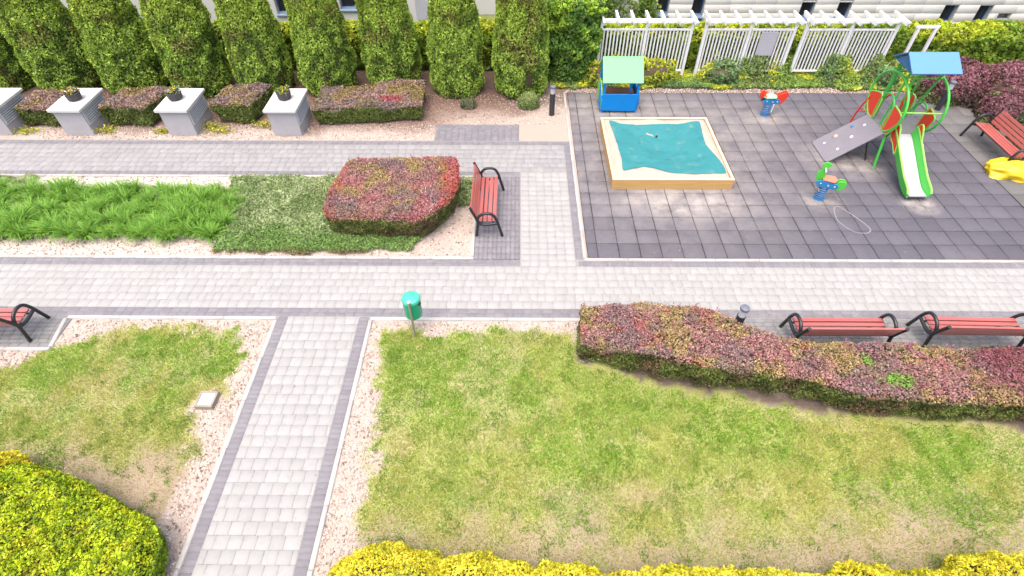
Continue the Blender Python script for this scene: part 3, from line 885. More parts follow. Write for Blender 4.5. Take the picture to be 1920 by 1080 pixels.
# ---- golden shrubs at the bottom edge, clipped yew
def goldcol(seed):
    def f(P, up):
        n = len(P); a = fbm(P * 5, seed, 3)
        c = mixc((.62, .54, .03), (.82, .74, .07), sstep(.3, .7, a))
        c = mixc(c, np.asarray([(.40, .42, .025)]), sstep(.54, .70, fbm(P * 3.2 + 3, seed + 4, 2)) * .6)
        c = mixc(np.asarray([(.46, .44, .025)]) * np.ones((n, 1)), c, sstep(.1, .5, up))
        return jit(c, n, .2)
    return f
G_GOLD = 'golden shrubs along the near edge of the lawn'
for (x, y, rx, ry, h, n, lab) in [
    (-1.78, 1.95, .98, .80, .92, 17000, 'golden shrub beside the gravel strip of the narrow walkway'),
    (-.55, 1.80, .98, .82, .93, 17000, 'golden shrub where the tall golden mass ends, second from the walkway'),
    (.72, 1.70, .88, .80, .90, 14000, 'golden shrub sinking to the photo edge, third from the walkway'),
    (2.35, 1.66, .84, .82, .90, 12000, 'low golden shrub barely showing in the middle of the lower edge'),
    (3.65, 1.66, .78, .78, .88, 11000, 'golden shrub before the wide pale bare patch of lawn'),
    (5.05, 1.72, .98, .80, .90, 13000, 'wide golden shrub just before the end of the golden row'),
    (1.55, 1.56, .85, .80, .88, 12000, 'golden shrub hardly visible at the lowest dip of the golden row'),
    (4.35, 1.62, .80, .76, .86, 11000, 'golden shrub wedged before the widest golden shrub'),
    (6.0, 1.70, .75, .76, .86, 11000, 'golden shrub between the widest golden shrub and the corner one'),
    (3.0, 1.66, .80, .80, .88, 11000, 'golden shrub right after the lowest middle one'),
    (6.92, 1.84, .90, .84, .93, 13000, 'last golden shrub, in the lower corner under the hedge end')]:
    dome('golden_shrub', lab, 'shrub', (x, y), rx, ry, h, int(n * 1.4), .052, .022, goldcol(int(300 + x * 10)), M['small_leaf'], G_GOLD, rough=.16, sq=2.4, freq=4.5, bias=.7)
dome('golden_shrub', 'small golden shrub peeking over the clipped yew at the photo edge', 'shrub', (-8.55, 3.55), .75, .6, .84, 9000, .062, .03, goldcol(350), M['small_leaf'], G_GOLD, rough=.16, bias=.7)
def yewcol(P, up):
    n = len(P); a = fbm(P * 9, 401, 3)
    c = mixc((.21, .30, .012), (.47, .56, .02), sstep(.30, .66, a))
    c = mixc(c, np.asarray([(.44, .44, .02)]), sstep(.55, .7, fbm(P * 5 + 3, 403, 2)) * .6 * np.clip(up + .3, 0, 1))
    c = mixc(np.asarray([(.16, .26, .02)]) * np.ones((n, 1)), c, np.clip(up * .8 + .25, 0, 1))
    return jit(c, n, .24)
hedge('yew_hedge', 'big rounded clipped yellow-green yew in the corner beside the walkway gravel', 'hedge',
      [(-9.6, 3.85), (-8.3, 3.86), (-7.45, 3.80), (-6.35, 3.36), (-5.42, 2.92), (-5.18, 2.65), (-5.18, 1.9), (-5.25, .6), (-9.6, .6)],
      lambda Q: .70 + .05 * np.sin(Q[:, 0] * 1.3), 95000, .05, .03, yewcol, M['small_leaf'], r=.28, rough=.06, undercut=.05, lat=.6)

# ---- barberry bushes beyond the far bench
def purp(seed):
    def f(P, up):
        n = len(P); a = fbm(P * 1.8, seed, 3)
        c = mixc((.17, .075, .085), (.29, .125, .15), sstep(.3, .7, a))
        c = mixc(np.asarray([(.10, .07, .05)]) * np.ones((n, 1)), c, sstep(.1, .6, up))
        c = mixc(c, np.asarray([(.17, .20, .07)]), sstep(.62, .7, fbm(P * 1.3 + 8, seed + 3, 2)) * .7)
        return jit(c, n, .25)
    return f
G_P = 'purple barberry bushes beyond the playground'
dome('barberry_bush', 'purple barberry bush right behind the black bollard and blue play roof', 'shrub', (14.35, 17.2), 1.15, .9, 1.12, 11000, .075, .045, purp(501), M['small_leaf'], G_P, rough=.2, sq=2.2)
dome('barberry_bush', 'purple barberry bush behind the tilted bench, near the leafy hedge', 'shrub', (15.75, 16.55), 1.1, 1.25, 1.2, 11000, .075, .045, purp(511), M['small_leaf'], G_P, rough=.2, sq=2.2)
dome('barberry_bush', 'dark purple low bush by the pavement corner, under the other barberries', 'shrub', (15.15, 15.6), .75, .75, .8, 6000, .075, .045, purp(521), M['small_leaf'], G_P, rough=.2, sq=2.2)
dome('barberry_bush', 'purple barberry bush at the photo edge beside the leafy hedge', 'shrub', (17.4, 17.0), 1.2, 1.1, 1.15, 9000, .075, .045, purp(531), M['small_leaf'], G_P, rough=.2, sq=2.2)
def greycol(P, up):
    n = len(P); a = fbm(P * 3, 541, 3)
    c = mixc((.07, .09, .04), (.17, .19, .10), sstep(.3, .7, a))
    return jit(c, n, .22)
dome('grey_green_shrub', 'grey-green conifer shrub behind the backrest of the far red bench', 'shrub', (15.45, 14.2), .80, 1.0, .95, 12000, .07, .025, greycol, M['thuja'], None, rough=.18, sq=2.2)
def rndcol(P, up):
    n = len(P); return jit(mixc((.15, .21, .06), (.27, .33, .12), sstep(.1, 1, up)), n, .2)
dome('round_shrub', 'small light green round shrub at the foot of the last thuja', 'shrub', (.40, 16.42), .34, .32, .42, 3500, .05, .028, rndcol, M['small_leaf'], None, rough=.14)
dome('round_shrub', 'tiny grey-green shrub in the mulch between the last two thujas', 'shrub', (-1.55, 16.35), .26, .22, .26, 1200, .05, .025, greycol, M['small_leaf'], None, rough=.2)

# ---- undergrowth below the trellises
def cover_mesh(name, n, inside, hfun, L, W, colf, mat, box, bias=.8, zoff=-.02):
    lo, hi = np.array(box[0]), np.array(box[1]); Q = np.zeros((0, 2))
    while len(Q) < n:
        c = rng.uniform(lo, hi, (n * 2, 2)); Q = np.vstack([Q, c[inside(c)]])
    Q = Q[:n]
    hh = hfun(Q); z = zoff + hh * (1 - rng.random(n) ** 2 * .75)
    P = np.c_[Q, z]; Nn = np.c_[rng.normal(size=(n, 2)) * .45, np.ones(n)]
    sc = rng.uniform(.7, 1.3, n)
    return np_link(name, leaf_mesh(name, P, Nn, L * sc, W * sc, colf(P, hh), mat, bias))
def np_link(name, me, kind='stuff'):
    return link(name, me, None, kind=kind)
def und_in(Q):
    e = 17.55 + (fbm(Q * 1.6, 601, 2) - .5) * .35 - .02 * Q[:, 0] * 0 - .25 * sstep(10, 13, Q[:, 0])
    return (Q[:, 1] > e) & (Q[:, 1] < 18.8)
def und_h(Q):
    return .10 + .75 * sstep(.38, .75, fbm(Q * 1.2 + 3, 603, 3)) * sstep(17.55, 18.2, Q[:, 1])
def und_c(P, hh):
    n = len(P)
    c = mixc((.18, .28, .06), (.30, .42, .09), fbm(P[:, :2] * 2, 605))
    c = mixc(c, np.asarray([(.55, .57, .05)]), sstep(.46, .62, fbm(P[:, :2] * 1.3 + 5, 607, 2)) * .85)
    c = mixc(c, np.asarray([(.15, .24, .10)]), sstep(.57, .65, fbm(P[:, :2] * 1.6 - 5, 609, 2)) * .8)
    return jit(c, n, .22)
u = cover_mesh('ground_cover', 34000, und_in, und_h, .085, .055, und_c, M['leaf'], ((1.15, 17.2), (14.2, 18.85)))
tag(u, 'yellow-green leafy undergrowth along the foot of the white trellises', 'ground cover')
G_U = 'bushes at the foot of the trellises'
def yelcol(P, up):
    n = len(P); return jit(mixc((.26, .34, .04), (.58, .60, .05), sstep(.1, .9, up) * (.4 + .6 * fbm(P * 3, 611, 2))), n, .2)
def dkcol(P, up):
    n = len(P); return jit(mixc((.10, .19, .07), (.22, .34, .14), sstep(.1, .9, up)), n, .22)
for (x, y, rx, ry, h, n, f, lab) in [
    (4.45, 18.02, .95, .42, .80, 3600, yelcol, 'yellow-green bush right beside the mint roofed playhouse'),
    (2.68, 17.95, .38, .35, .75, 1500, yelcol, 'narrow yellow-green bush squeezed between ivy thicket and playhouse'),
    (7.0, 18.02, .55, .34, .62, 1900, dkcol, 'dark green bush in front of the trellis with the notice board'),
    (12.45, 17.95, .50, .38, .62, 1800, dkcol, 'dark green bush at the last trellis post, near the play tower')]:
    dome('leafy_bush', lab, 'shrub', (x, y), rx, ry, h, n, .11, .065, f, M['leaf'], G_U, rough=.55, bias=.35, freq=3.2, sq=2.0)

# ---- creeping cotoneaster carpet
GC = [(-7.85, 12.38), (-4.7, 12.42), (-4.0, 11.6), (-3.8, 10.6), (-3.2, 10.3), (-2.4, 10.2), (-2.2, 9.9), (-2.45, 9.5), (-7.25, 9.33), (-7.3, 9.9), (-7.2, 10.3), (-7.45, 11.3)]
GC2 = [(-1.55, 12.40), (-1.08, 12.40), (-1.08, 11.3), (-1.45, 10.95), (-1.6, 11.4)]
GC3 = [(-14.6, 12.38), (-13.15, 12.36), (-13.25, 12.1), (-14.6, 12.05)]
def gc_in(Q):
    s = np.maximum(np.maximum(sdist(Q, GC), sdist(Q, GC2)), sdist(Q, GC3)) + (fbm(Q * 3, 621, 2) - .5) * .3
    return (s > 0) & (Q[:, 1] > 9.30) & (Q[:, 1] < 12.43) & (Q[:, 0] < -1.1)
def gc_h(Q): return .07 + .10 * fbm(Q * 3.2, 623, 3)
def gc_c(P, hh):
    n = len(P)
    c = mixc((.20, .27, .10), (.37, .44, .21), sstep(.3, .7, fbm(P[:, :2] * 4, 625)))
    c = mixc(c, np.asarray([(.14, .26, .05)]), sstep(10.6, 9.9, P[:, 1] + (fbm(P[:, :2] * 2, 627) - .5)) * .8)
    c = mixc(c, np.asarray([(.25, .12, .07)]), sstep(9.47, 9.34, P[:, 1]) * .6)
    return jit(c, n, .26)
g = cover_mesh('creeping_cover', 52000, gc_in, gc_h, .058, .03, gc_c, M['small_leaf'], ((-14.6, 9.25), (-1.05, 12.45)))
tag(g, 'grey-green creeping carpet shrub round the barberry block', 'ground cover')

# ---- daylily tufts
def tuft_mesh(seed, nb=230):
    V = []; F = []; col = []
    r_ = np.random.default_rng(seed)
    for b in range(nb):
        a = r_.random() * 2 * PI; ln = r_.uniform(.32, .62); lean = r_.uniform(.25, 1.25); w_ = r_.uniform(.006, .012)
        base = np.array([math.cos(a), math.sin(a), 0]) * r_.uniform(0, .09)
        dr = np.array([math.cos(a + r_.normal() * .4), math.sin(a + r_.normal() * .4), 0]); sd_ = np.array([-dr[1], dr[0], 0])
        pts = []
        ang = PI / 2 - lean * .35; p = base.copy(); st = ln / 4
        for k in range(5):
            pts.append(p.copy()); p = p + (dr * math.cos(ang) + np.array([0, 0, 1]) * math.sin(ang)) * st; ang -= lean * (.28 + .16 * k)
        i0 = len(V); ws = [w_ * .8, w_, w_ * .9, w_ * .6, .001]
        g_ = r_.random(); cc = np.array([.085, .235, .025]) * (1 - g_) + np.array([.29, .50, .075]) * g_
        for k in range(5):
            V += [pts[k] - sd_ * ws[k], pts[k] + sd_ * ws[k]]; tt = .55 + .6 * k / 4
            col += [cc * tt, cc * tt]
        for k in range(4): F.append((i0 + 2 * k, i0 + 2 * k + 1, i0 + 2 * k + 3, i0 + 2 * k + 2))
    V = np.array(V); V[:, 2] = np.maximum(V[:, 2], -.02)
    return np_mesh('daylily_tuft', V, np.array(F), M['grass'], np.array(col))
TM = [tuft_mesh(s) for s in range(5)]
k = 0
for j, yy in enumerate((9.98, 10.40, 10.84, 11.26, 11.66)):
    x = -15.6 + .22 * (j % 2)
    while x < -7.15 + .0 * j:
        xx = x + random.uniform(-.08, .08); y2 = yy + random.uniform(-.09, .09)
        if not (j >= 0 and xx > -7.05 - .10 * (4 - j) * .5 + .02 * j):
            o = link('daylily_tuft', TM[k % 5], None, (xx, y2, -.02), random.uniform(0, 6.28))
            s = random.choice((.6, .8, .9, .95, 1.0, 1.1)); o.scale = (s, s, s * random.uniform(.62, .86)); k += 1
            row = ('in the tuft row nearest the main path gravel', 'in the second tuft row from the gravel', 'in the middle tuft row of the bed', 'in the tuft row just before the topmost row', 'in the tuft row along the pale sandy strip')[j]
            lb = 'green strappy daylily tuft ' + row
            if xx > -7.50: lb = 'strappy daylily tuft touching the grey-green carpet, ' + row.replace('tuft row', 'row')
            tag(o, lb, 'daylily', 'daylily tufts massed in the bed')
        x += random.uniform(.30, .40)

# ---- lawn blades and bark chips
def scatter(n, box, test):
    Q = np.zeros((0, 2))
    while len(Q) < n:
        c = rng.uniform(box[0], box[1], (n * 2, 2)); Q = np.vstack([Q, c[test(c)]])
    return Q[:n]
def lawn_test(c):
    c3 = np.c_[c, np.zeros(len(c))]
    f = lawn_field(c3)
    dens = .68 + .32 * sstep(.30, .60, fbm(c * 2.6, 701, 3) + (fbm(c * 9, 703, 2) - .5) * .4)
    bare = 1 - .66 * sstep(3.9, 2.7, c[:, 1] + (fbm(c * 1.6, 705, 2) - .5) * 1.6) * (c[:, 0] > -4)
    bare *= 1 - .8 * sstep(4.9, 4.0, c[:, 1] + (fbm(c * 1.6, 707, 2) - .5) * 1.4) * (c[:, 0] < -5)
    nh = 1 - .9 * np.exp(-edist(c, HEDGE_R) / .13)
    ok = ~((c[:, 0] > -3.2) & (c[:, 0] < -3.0)) & ~inpoly(c, HEDGE_R)
    dens = dens * (1 - .30 * sstep(.58, .74, fbm(c * 1.3, 719, 3)))
    return (rng.random(len(c)) < dens * bare * nh * sstep(-.12, .25, f)) & ok
def blades(name, Q, hmin, hmax, colf, wd=.011):
    n = len(Q)
    a = rng.random(n) * 2 * PI; ln = rng.uniform(.1, .9, n); h = rng.uniform(hmin, hmax, n)
    b0 = np.c_[Q, np.full(n, -.025)]
    sd_ = np.c_[np.cos(a), np.sin(a), np.zeros(n)] * (wd * .5)
    ld = np.c_[-np.sin(a), np.cos(a), np.zeros(n)] * (ln * h)[:, None]
    V = np.stack([b0 - sd_, b0 + sd_, b0 + ld + np.c_[np.zeros((n, 2)), h]], 1).reshape(-1, 3)
    col = np.repeat(colf(Q), 3, 0)
    return np_link(name, np_mesh(name, V, np.arange(3 * n).reshape(n, 3), M['grass'], np.clip(col, .002, 1)))
def lawn_col(Q):
    n = len(Q)
    g = mixc((.15, .33, .02), (.26, .44, .04), fbm(Q * 3, 711))
    y = mixc((.36, .40, .065), (.47, .47, .125), fbm(Q * 4, 713))
    dry = fbm(Q * 1.1, 715, 3)
    lush = sstep(1.8, .3, np.hypot((Q[:, 0] + 1.5) / 1.2, (Q[:, 1] - 6.1) / 1.0)) + sstep(1.5, .4, np.hypot((Q[:, 0] + 5.9) / .8, (Q[:, 1] - 6.5) / .6)) + .5 * sstep(.5, .62, fbm(Q * .8 + 4, 717, 2))
    t = np.clip(sstep(.28, .68, dry) * .85 - lush * .7 + .10, 0, 1)
    c = mixc(g, y, t)
    c = mixc(c, np.asarray([(.46, .37, .20)]), (rng.random(n) < .10 + .18 * t) * .9)
    return jit(c, n, .2)
Q = scatter(360000, ((-11, 1.2), (13.5, 7.25)), lawn_test)
tag(blades('lawn', Q, .018, .05, lawn_col), 'mown patchy lawn, green to straw yellow', 'lawn')

def clump_test(c):
    return (lawn_field(np.c_[c, np.zeros(len(c))]) > .0) & (fbm(c * 4.5, 731, 2) > .62) & ~inpoly(c, HEDGE_R)
Q = scatter(26000, ((-11, 1.5), (13, 7.2)), clump_test)
tag(blades('lawn_tufts', Q, .035, .085, lambda Q: jit(mixc((.10, .24, .02), (.24, .38, .05), fbm(Q * 5, 733)), len(Q), .2), .014), 'longer uncut tufts scattered in the lawn', 'grass')
def bed_test(c):
    c3 = np.c_[c, np.zeros(len(c))]
    f = lawn_field(c3)
    inl = (c[:, 1] < 7.32) & (c[:, 1] > 1.2)
    inl &= ~((c[:, 0] > -5.13) & (c[:, 0] < -3.03)) & ~((c[:, 0] < -9.42) & (c[:, 1] > 6.5)) & ~((c[:, 0] > 4.7) & (c[:, 1] > 6.05))
    A = inl & (rng.random(len(c)) < sstep(.15, -.12, f) )
    A &= ~((edist(c, HEDGE_R) < .30) & (c[:, 0] > 1.6))
    B = (c[:, 1] > 9.31) & (c[:, 1] < 12.44) & (c[:, 0] < -1.1) & (rng.random(len(c)) < .55)
    D = (c[:, 1] > 14.31) & (c[:, 1] < 17.2) & (c[:, 0] < 1.5) & ~((c[:, 0] > -2.48) & (c[:, 1] < 15.25)) & (rng.random(len(c)) < np.where(c[:, 0] > -2.4, .4, .75))
    E = (c[:, 1] > 17.29) & (c[:, 1] < 17.8) & (c[:, 0] > 1.6) & (c[:, 0] < 13.5)
    return A | B | D | E
Q = scatter(46000, ((-14.5, 1.2), (13.5, 17.8)), bed_test)
n = len(Q)
a = rng.random(n) * 2 * PI; L = rng.uniform(.018, .05, n); Wd = L * rng.uniform(.35, .8, n); T = rng.uniform(.006, .016, n)
ca, sa = np.cos(a), np.sin(a)
z0 = -.03 + rng.random(n) * .012
def crn(sx, sy, z): return np.c_[Q[:, 0] + ca * L * sx - sa * Wd * sy, Q[:, 1] + sa * L * sx + ca * Wd * sy, z]
tl = rng.normal(size=n) * .006
V = np.stack([crn(-.5, -.35, z0 + T + tl), crn(.45, -.5, z0 + T - tl), crn(.5, .4, z0 + T - tl), crn(-.4, .5, z0 + T + tl), crn(-.5, -.35, z0 - .02), crn(.45, -.5, z0 - .02), crn(.5, .4, z0 - .02), crn(-.4, .5, z0 - .02)], 1).reshape(-1, 3)
f0 = np.array([(0, 1, 2, 3), (4, 5, 1, 0), (5, 6, 2, 1), (6, 7, 3, 2), (7, 4, 0, 3)])
F = (f0[None] + 8 * np.arange(n)[:, None, None]).reshape(-1, 4)
pal = np.array([(.40, .32, .28), (.46, .385, .335), (.32, .245, .205), (.52, .455, .41), (.18, .13, .105), (.36, .27, .225)])
cc = pal[rng.choice(6, n, p=[.28, .24, .18, .14, .06, .10])] * rng.uniform(.8, 1.2, (n, 1))
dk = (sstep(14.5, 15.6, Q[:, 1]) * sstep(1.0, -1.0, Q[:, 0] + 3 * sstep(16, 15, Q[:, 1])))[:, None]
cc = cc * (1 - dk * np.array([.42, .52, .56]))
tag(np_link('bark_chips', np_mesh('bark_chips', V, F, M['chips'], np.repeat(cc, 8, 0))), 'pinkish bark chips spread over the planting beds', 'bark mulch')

def pave_test(c):
    return ((c[:, 1] > 7.4) & (c[:, 1] < 9.2)) | ((c[:, 0] > -4.85) & (c[:, 0] < -3.3) & (c[:, 1] < 7.4)) | ((c[:, 0] > .1) & (c[:, 0] < 13) & (c[:, 1] > 9.3) & (c[:, 1] < 17.2) & ~((c[:, 0] > 2.3) & (c[:, 0] < 6) & (c[:, 1] > 11.7) & (c[:, 1] < 15.3))) | ((c[:, 0] < 0) & (c[:, 1] > 12.6) & (c[:, 1] < 14.2))
Q = scatter(420, ((-13, 2), (13, 17.2)), pave_test)
n = len(Q)
tag(np_link('fallen_bits', leaf_mesh('fallen_bits', np.c_[Q, np.full(n, .010)], np.tile([0, 0, 1.], (n, 1)), rng.uniform(.015, .04, n), rng.uniform(.01, .022, n), np.array([(.30, .24, .17), (.16, .11, .07), (.38, .36, .33), (.20, .22, .07)])[rng.choice(4, n)], M['chips'], 6.0)), 'tiny dry leaf bits and chips blown over paving and tiles', 'leaf litter')
# ================================================================== BACKGROUND BUILDING
def wall_with_blocks(root, x0, x1, y, z0, zs, wins, bw=.62):
    """courses of stone blocks leaving the window openings free"""
    cache = {}
    for j in range(len(zs) - 1):
        za, zb = zs[j], zs[j + 1]
        cuts = [(a, b) for (a, b, c, d) in wins if c < zb - .02 and d > za + .02]
        x = x0 - random.uniform(0, .4)
        spans = []; cur = x0
        for a, b in sorted(cuts):
            spans.append((cur, a)); cur = b
        spans.append((cur, x1))
        for a, b in spans:
            n = max(1, round((b - a) / (bw * random.uniform(.85, 1.15)))); e = [a + (b - a) * (i / n + (random.uniform(-.12, .12) / n if 0 < i < n else 0)) for i in range(n + 1)]
            for i in range(n):
                wdt = e[i + 1] - e[i]
                key = (round(wdt, 1), round(zb - za, 3))
                if key not in cache:
                    t = tpl(1, zb - za - .005, .2, .003); cache[key] = np_mesh('stone_block', np.c_[t[:, 0], -t[:, 2], t[:, 1]], TPL_F[:, ::-1], M['stone'])
                o = link('stone_block', cache[key], root, (.5 * (e[i] + e[i + 1]), y + random.uniform(-.0025, .0025), .5 * (za + zb)))
                o.scale = (wdt - .005, 1, 1)

def window(root, x0, x1, z0, z1, y, frame):
    mb = MB()
    d = .22; t = .05
    mb.box(((x0 + x1) / 2, y + d, (z1 - t / 2)), (x1 - x0 - .01, .05, t)); mb.box(((x0 + x1) / 2, y + d, z0 + t / 2), (x1 - x0 - .01, .05, t))
    mb.box((x0 + t / 2 + .005, y + d, (z0 + z1) / 2), (t, .05, z1 - z0 - 2 * t)); mb.box((x1 - t / 2 - .005, y + d, (z0 + z1) / 2), (t, .05, z1 - z0 - 2 * t))
    wf = mb.build('window', frame, root)
    MB().box(((x0 + x1) / 2, y + d + .01, (z0 + z1) / 2), (x1 - x0 - 2 * t, .012, z1 - z0 - 2 * t)).build('pane', M['glass_dark'], wf)
    mb = MB(); e = .03
    mb.box((x0 + e / 2 - .012, y + .12, (z0 + z1) / 2), (e, .20, z1 - z0)); mb.box((x1 - e / 2 + .012, y + .12, (z0 + z1) / 2), (e, .20, z1 - z0))
    mb.box(((x0 + x1) / 2, y + .12, z1 + .002), (x1 - x0 - .03, .20, e))
    mb.build('reveal', M['reveal'], wf)
    mb = MB(); mb.add([(x0 - .03, y - .06, z0 - .02), (x1 + .03, y - .06, z0 - .02), (x1 + .03, y + .20, z0 + .05), (x0 - .03, y + .20, z0 + .05), (x0 - .03, y - .06, z0 - .05), (x1 + .03, y - .06, z0 - .05), (x1 + .03, y + .20, z0 - .05), (x0 - .03, y + .20, z0 - .05)],
        [(0, 1, 2, 3), (4, 7, 6, 5), (0, 4, 5, 1), (1, 5, 6, 2), (2, 6, 7, 3), (3, 7, 4, 0)])
    mb.build('sill', M['sill_blue'], wf)

BY = 21.3
stone_house = empty('stone_building', (0, 0, 0), 0, 'pale stone block building with small dark windows behind the hedge', 'building')
WR = [(5.15, 5.62, .98, 1.75), (6.45, 6.92, .92, 1.70), (10.45, 10.98, .86, 1.44), (11.80, 12.32, .86, 1.44), (15.72, 16.25, .70, 1.34), (17.0, 17.52, .69, 1.33), (17.85, 18.35, .25, .82)]
zs = [-.15, .15, .45, .75, 1.05, 1.35, 1.65, 1.95, 2.25]
wall_with_blocks(stone_house, 2.3, 24, BY, 0, zs, WR, .9)
mb = MB()
mb.box((13.15, BY + 2.4, 4.75), (21.7, 4.8, 5.0))
mb.build('upper_wall', M['plaster'], stone_house)
MB().box((13.15, BY + 2.55, 1.05), (21.7, 4.5, 2.39)).build('inner_wall', M['reveal'], stone_house)
for wdw in WR: window(stone_house, *wdw, BY, M['frame_blue'])

plaster_house = empty('white_building', (0, 0, 0), 0, 'white plastered building with blue framed windows glimpsed between the thujas', 'building')
WL = [(-15.95, -15.25, 1.02, 2.2), (-12.3, -11.6, 1.02, 2.2), (-8.95, -8.25, .98, 2.2), (-6.55, -5.85, 1.15, 2.2)]
edges = [-24]
mb = MB(); cur = -24.0
for (a, b, c, d) in WL:
    mb.box(((cur + a) / 2, BY + .15, 2.9), (a - cur, .3, 6.2)); cur = b
    mb.box(((a + b) / 2, BY + .15, (c - .2) / 2), (b - a, .3, c + .2)); mb.box(((a + b) / 2, BY + .15, (d + 6) / 2), (b - a, .3, 6 - d))
mb.box(((cur - 3.75) / 2, BY + .15, 2.9), (-3.75 - cur, .3, 6.2))
mb.box((-3.9, BY + 2.65, 2.9), (.3, 4.7, 6.2))
mb.build('wall', M['plaster'], plaster_house)
for wdw in WL: window(plaster_house, *wdw, BY, M['frame_blue'])
slab('pale_path', -3.6, -1.9, 19.9, 40, -.10, M['flat_path'])
rw = empty('retaining_wall', (0, 24.5, 0), 0, 'low white wall crossing the lawn beyond the hedge gap', 'wall')
MB().box((1.0, 0, .35), (5.6, .3, 1.0)).build('wall_body', M['plaster'], rw)
MB().box((1.0, 0, .88), (5.7, .4, .06)).build('coping', M['plinth_lid'], rw, bevel=.01)

# climbing plants on the stone wall
for (x, lab) in ((3.35, 'green climber on the stone wall above the first trellis, wide clump'), (4.75, 'narrow green climber between the trellis top and the first dark window')):
    root = empty('climbing_plant', (x, BY - .08, 0), 0, lab, 'climber', 'climbers on the stone wall')
    nn_ = 1600; wv = .50 if x < 4 else .22
    z = rng.uniform(0, 2.2, nn_); xx = rng.normal(size=nn_) * wv * (.6 + .5 * np.sin(z * 3 + x)); yy = -rng.random(nn_) * .2
    P = np.c_[xx, yy, z]; c = jit(mixc((.08, .16, .03), (.24, .34, .05), rng.random(nn_)), nn_, .2)
    link('foliage', leaf_mesh('foliage', P, np.tile([0, -1, .4], (nn_, 1)), .12, .08, c, M['leaf'], .8), root)
    MB().tube([(0, -.03, -.1), (.05, -.04, .7), (-.04, -.03, 1.5), (.02, -.03, 2.1)], .02, 6).build('stem', M['trunk'], root)

# ================================================================== TRELLISES
def trellis(x0, x1, y, lab, zt=1.82):
    root = empty('trellis', ((x0 + x1) / 2, y, 0), 0, lab, 'trellis', 'white trellis screens with rafter tops')
    W_ = x1 - x0; h = W_ / 2
    for px in (-h, 0, h):
        MB().box((px, 0, zt / 2 - .05), (.09, .09, zt + .1)).build('post', M['white_metal'], root, bevel=.006)
    MB().box((0, 0, zt + .05), (W_ + .12, .14, .10)).build('top_beam', M['sheet_white'], root, bevel=.006)
    for i in range(7):
        px = -h + W_ * i / 6
        mb = MB(); mb.prism([(-.50, .17), (-.44, .06), (.44, .06), (.50, .17), (.50, .20), (-.50, .20)], 'x', px - .035, px + .035)
        mb.v = [(a, b, c + zt) for a, b, c in mb.v]
        mb.build('rafter', M['sheet_white'], root, bevel=.004)
    slat = None; rail = None
    for sgn in (-1, 1):
        cx = sgn * h / 2; wd = h - .09
        for z in (.22, zt - .22):
            MB().box((cx, 0, z), (wd, .06, .055)).build('rail', M['white_metal'], root, bevel=.004)
        n = 12
        for i in range(n):
            px = cx - wd / 2 + wd * (i + .5) / n
            if slat is None:
                slat = MB().box((0, 0, 0), (.048, .028, zt - .44 - .055)).build('slat', M['white_metal'], root, bevel=.003)
                slat.location = (px, -.002, (zt - .22 + .22) / 2)
            else:
                s = link('slat', slat.data, root, (px + random.uniform(-.002, .002), -.002, (zt) / 2))
    return root
trellis(2.78, 5.74, 18.42, 'white trellis screen directly behind the mint roofed playhouse')
t2 = trellis(6.20, 9.12, 18.42, 'white trellis screen carrying the grey notice board')
trellis(9.48, 12.42, 18.42, 'white trellis screen with bare foot rails, nearest the play tower')
sg = empty('notice_board', (8.32, 18.36, 1.16), 0, 'grey notice board fixed to the middle white trellis', 'sign')
MB().box((0, 0, 0), (.56, .02, .78)).build('panel', M['sign'], sg, bevel=.004)
mb = MB()
for i in range(9): mb.box((random.uniform(-.03, .03), -.0115, .28 - i * .055), (.36 + random.uniform(-.08, .06), .003, .012))
mb.build('faded_lines', M['sign_line'], sg)['kind'] = 'stuff'
fr = empty('garden_frame', (13.5, 18.55, 0), 0, 'plain white post frame half swallowed by the leafy hedge', 'frame')
for px in (-.29, .29): MB().box((px, 0, .8), (.09, .09, 1.6)).build('post', M['white_metal'], fr, bevel=.006)
MB().box((0, 0, 1.645), (.75, .09, .08)).build('top_beam', M['sheet_white'], fr, bevel=.006)

# ================================================================== PLINTHS AND POTS
def plinth(x, lab):
    root = empty('plinth', (x, 15.15, 0), 0, lab, 'plinth', 'concrete ventilation plinths along the upper path')
    MB().box((0, 0, .37), (.84, 1.18, .80)).build('body', M['plinth'], root, bevel=.01)
    MB().box((0, 0, .81), (.96, 1.36, .085)).build('lid', M['plinth_lid'], root, bevel=.012)
    mb = MB(); mb.box((.428, -.52, .52), (.03, .05, .44)); mb.box((.428, .52, .52), (.03, .05, .44)); mb.box((.428, 0, .725), (.03, .99, .04)); mb.box((.428, 0, .315), (.03, .99, .04))
    g = mb.build('grille_frame', M['louvre'], root)
    for i in range(6):
        MB().box((.435, 0, .37 + i * .06), (.012, .985, .045), Matrix.Rotation(.6, 3, 'Y')).build('louvre', M['louvre'], g)
    return root
def flower_pot(x, y, lab, cols, rz):
    root = empty('flower_pot', (x, y, .853), rz, lab, 'flower pot', 'octagonal flower pots on the plinths'); root.scale = (1.15, 1.15, 1.15)
    MB().lathe([(.13, 0), (.165, .02), (.195, .19), (.20, .20), (.17, .20), (.165, .16)], 8).build('pot', M['pot'], root)
    MB().lathe([(.01, .165), (.166, .168)], 8).build('soil', M['soil'], root)
    n = 260
    P = np.c_[rng.normal(size=(n, 2)) * .075, .19 + rng.random(n) * .10]
    c = np.where(rng.random((n, 1)) < .35, np.array(cols)[rng.choice(len(cols), n)], jit(np.asarray([(.14, .22, .06)]), n, .3))
    link('flowers', leaf_mesh('flowers', P, np.tile([0, -.2, 1.], (n, 1)), .05, .04, c, M['leaf'], .8), root, kind='stuff')
plinth(-15.72, 'grey plinth cut off by the photo edge, no pot in view')
plinth(-13.22, 'first whole grey plinth, its pot holding few yellow and white flowers')
plinth(-10.08, 'grey plinth with a flower pot, between two low hedges in the middle')
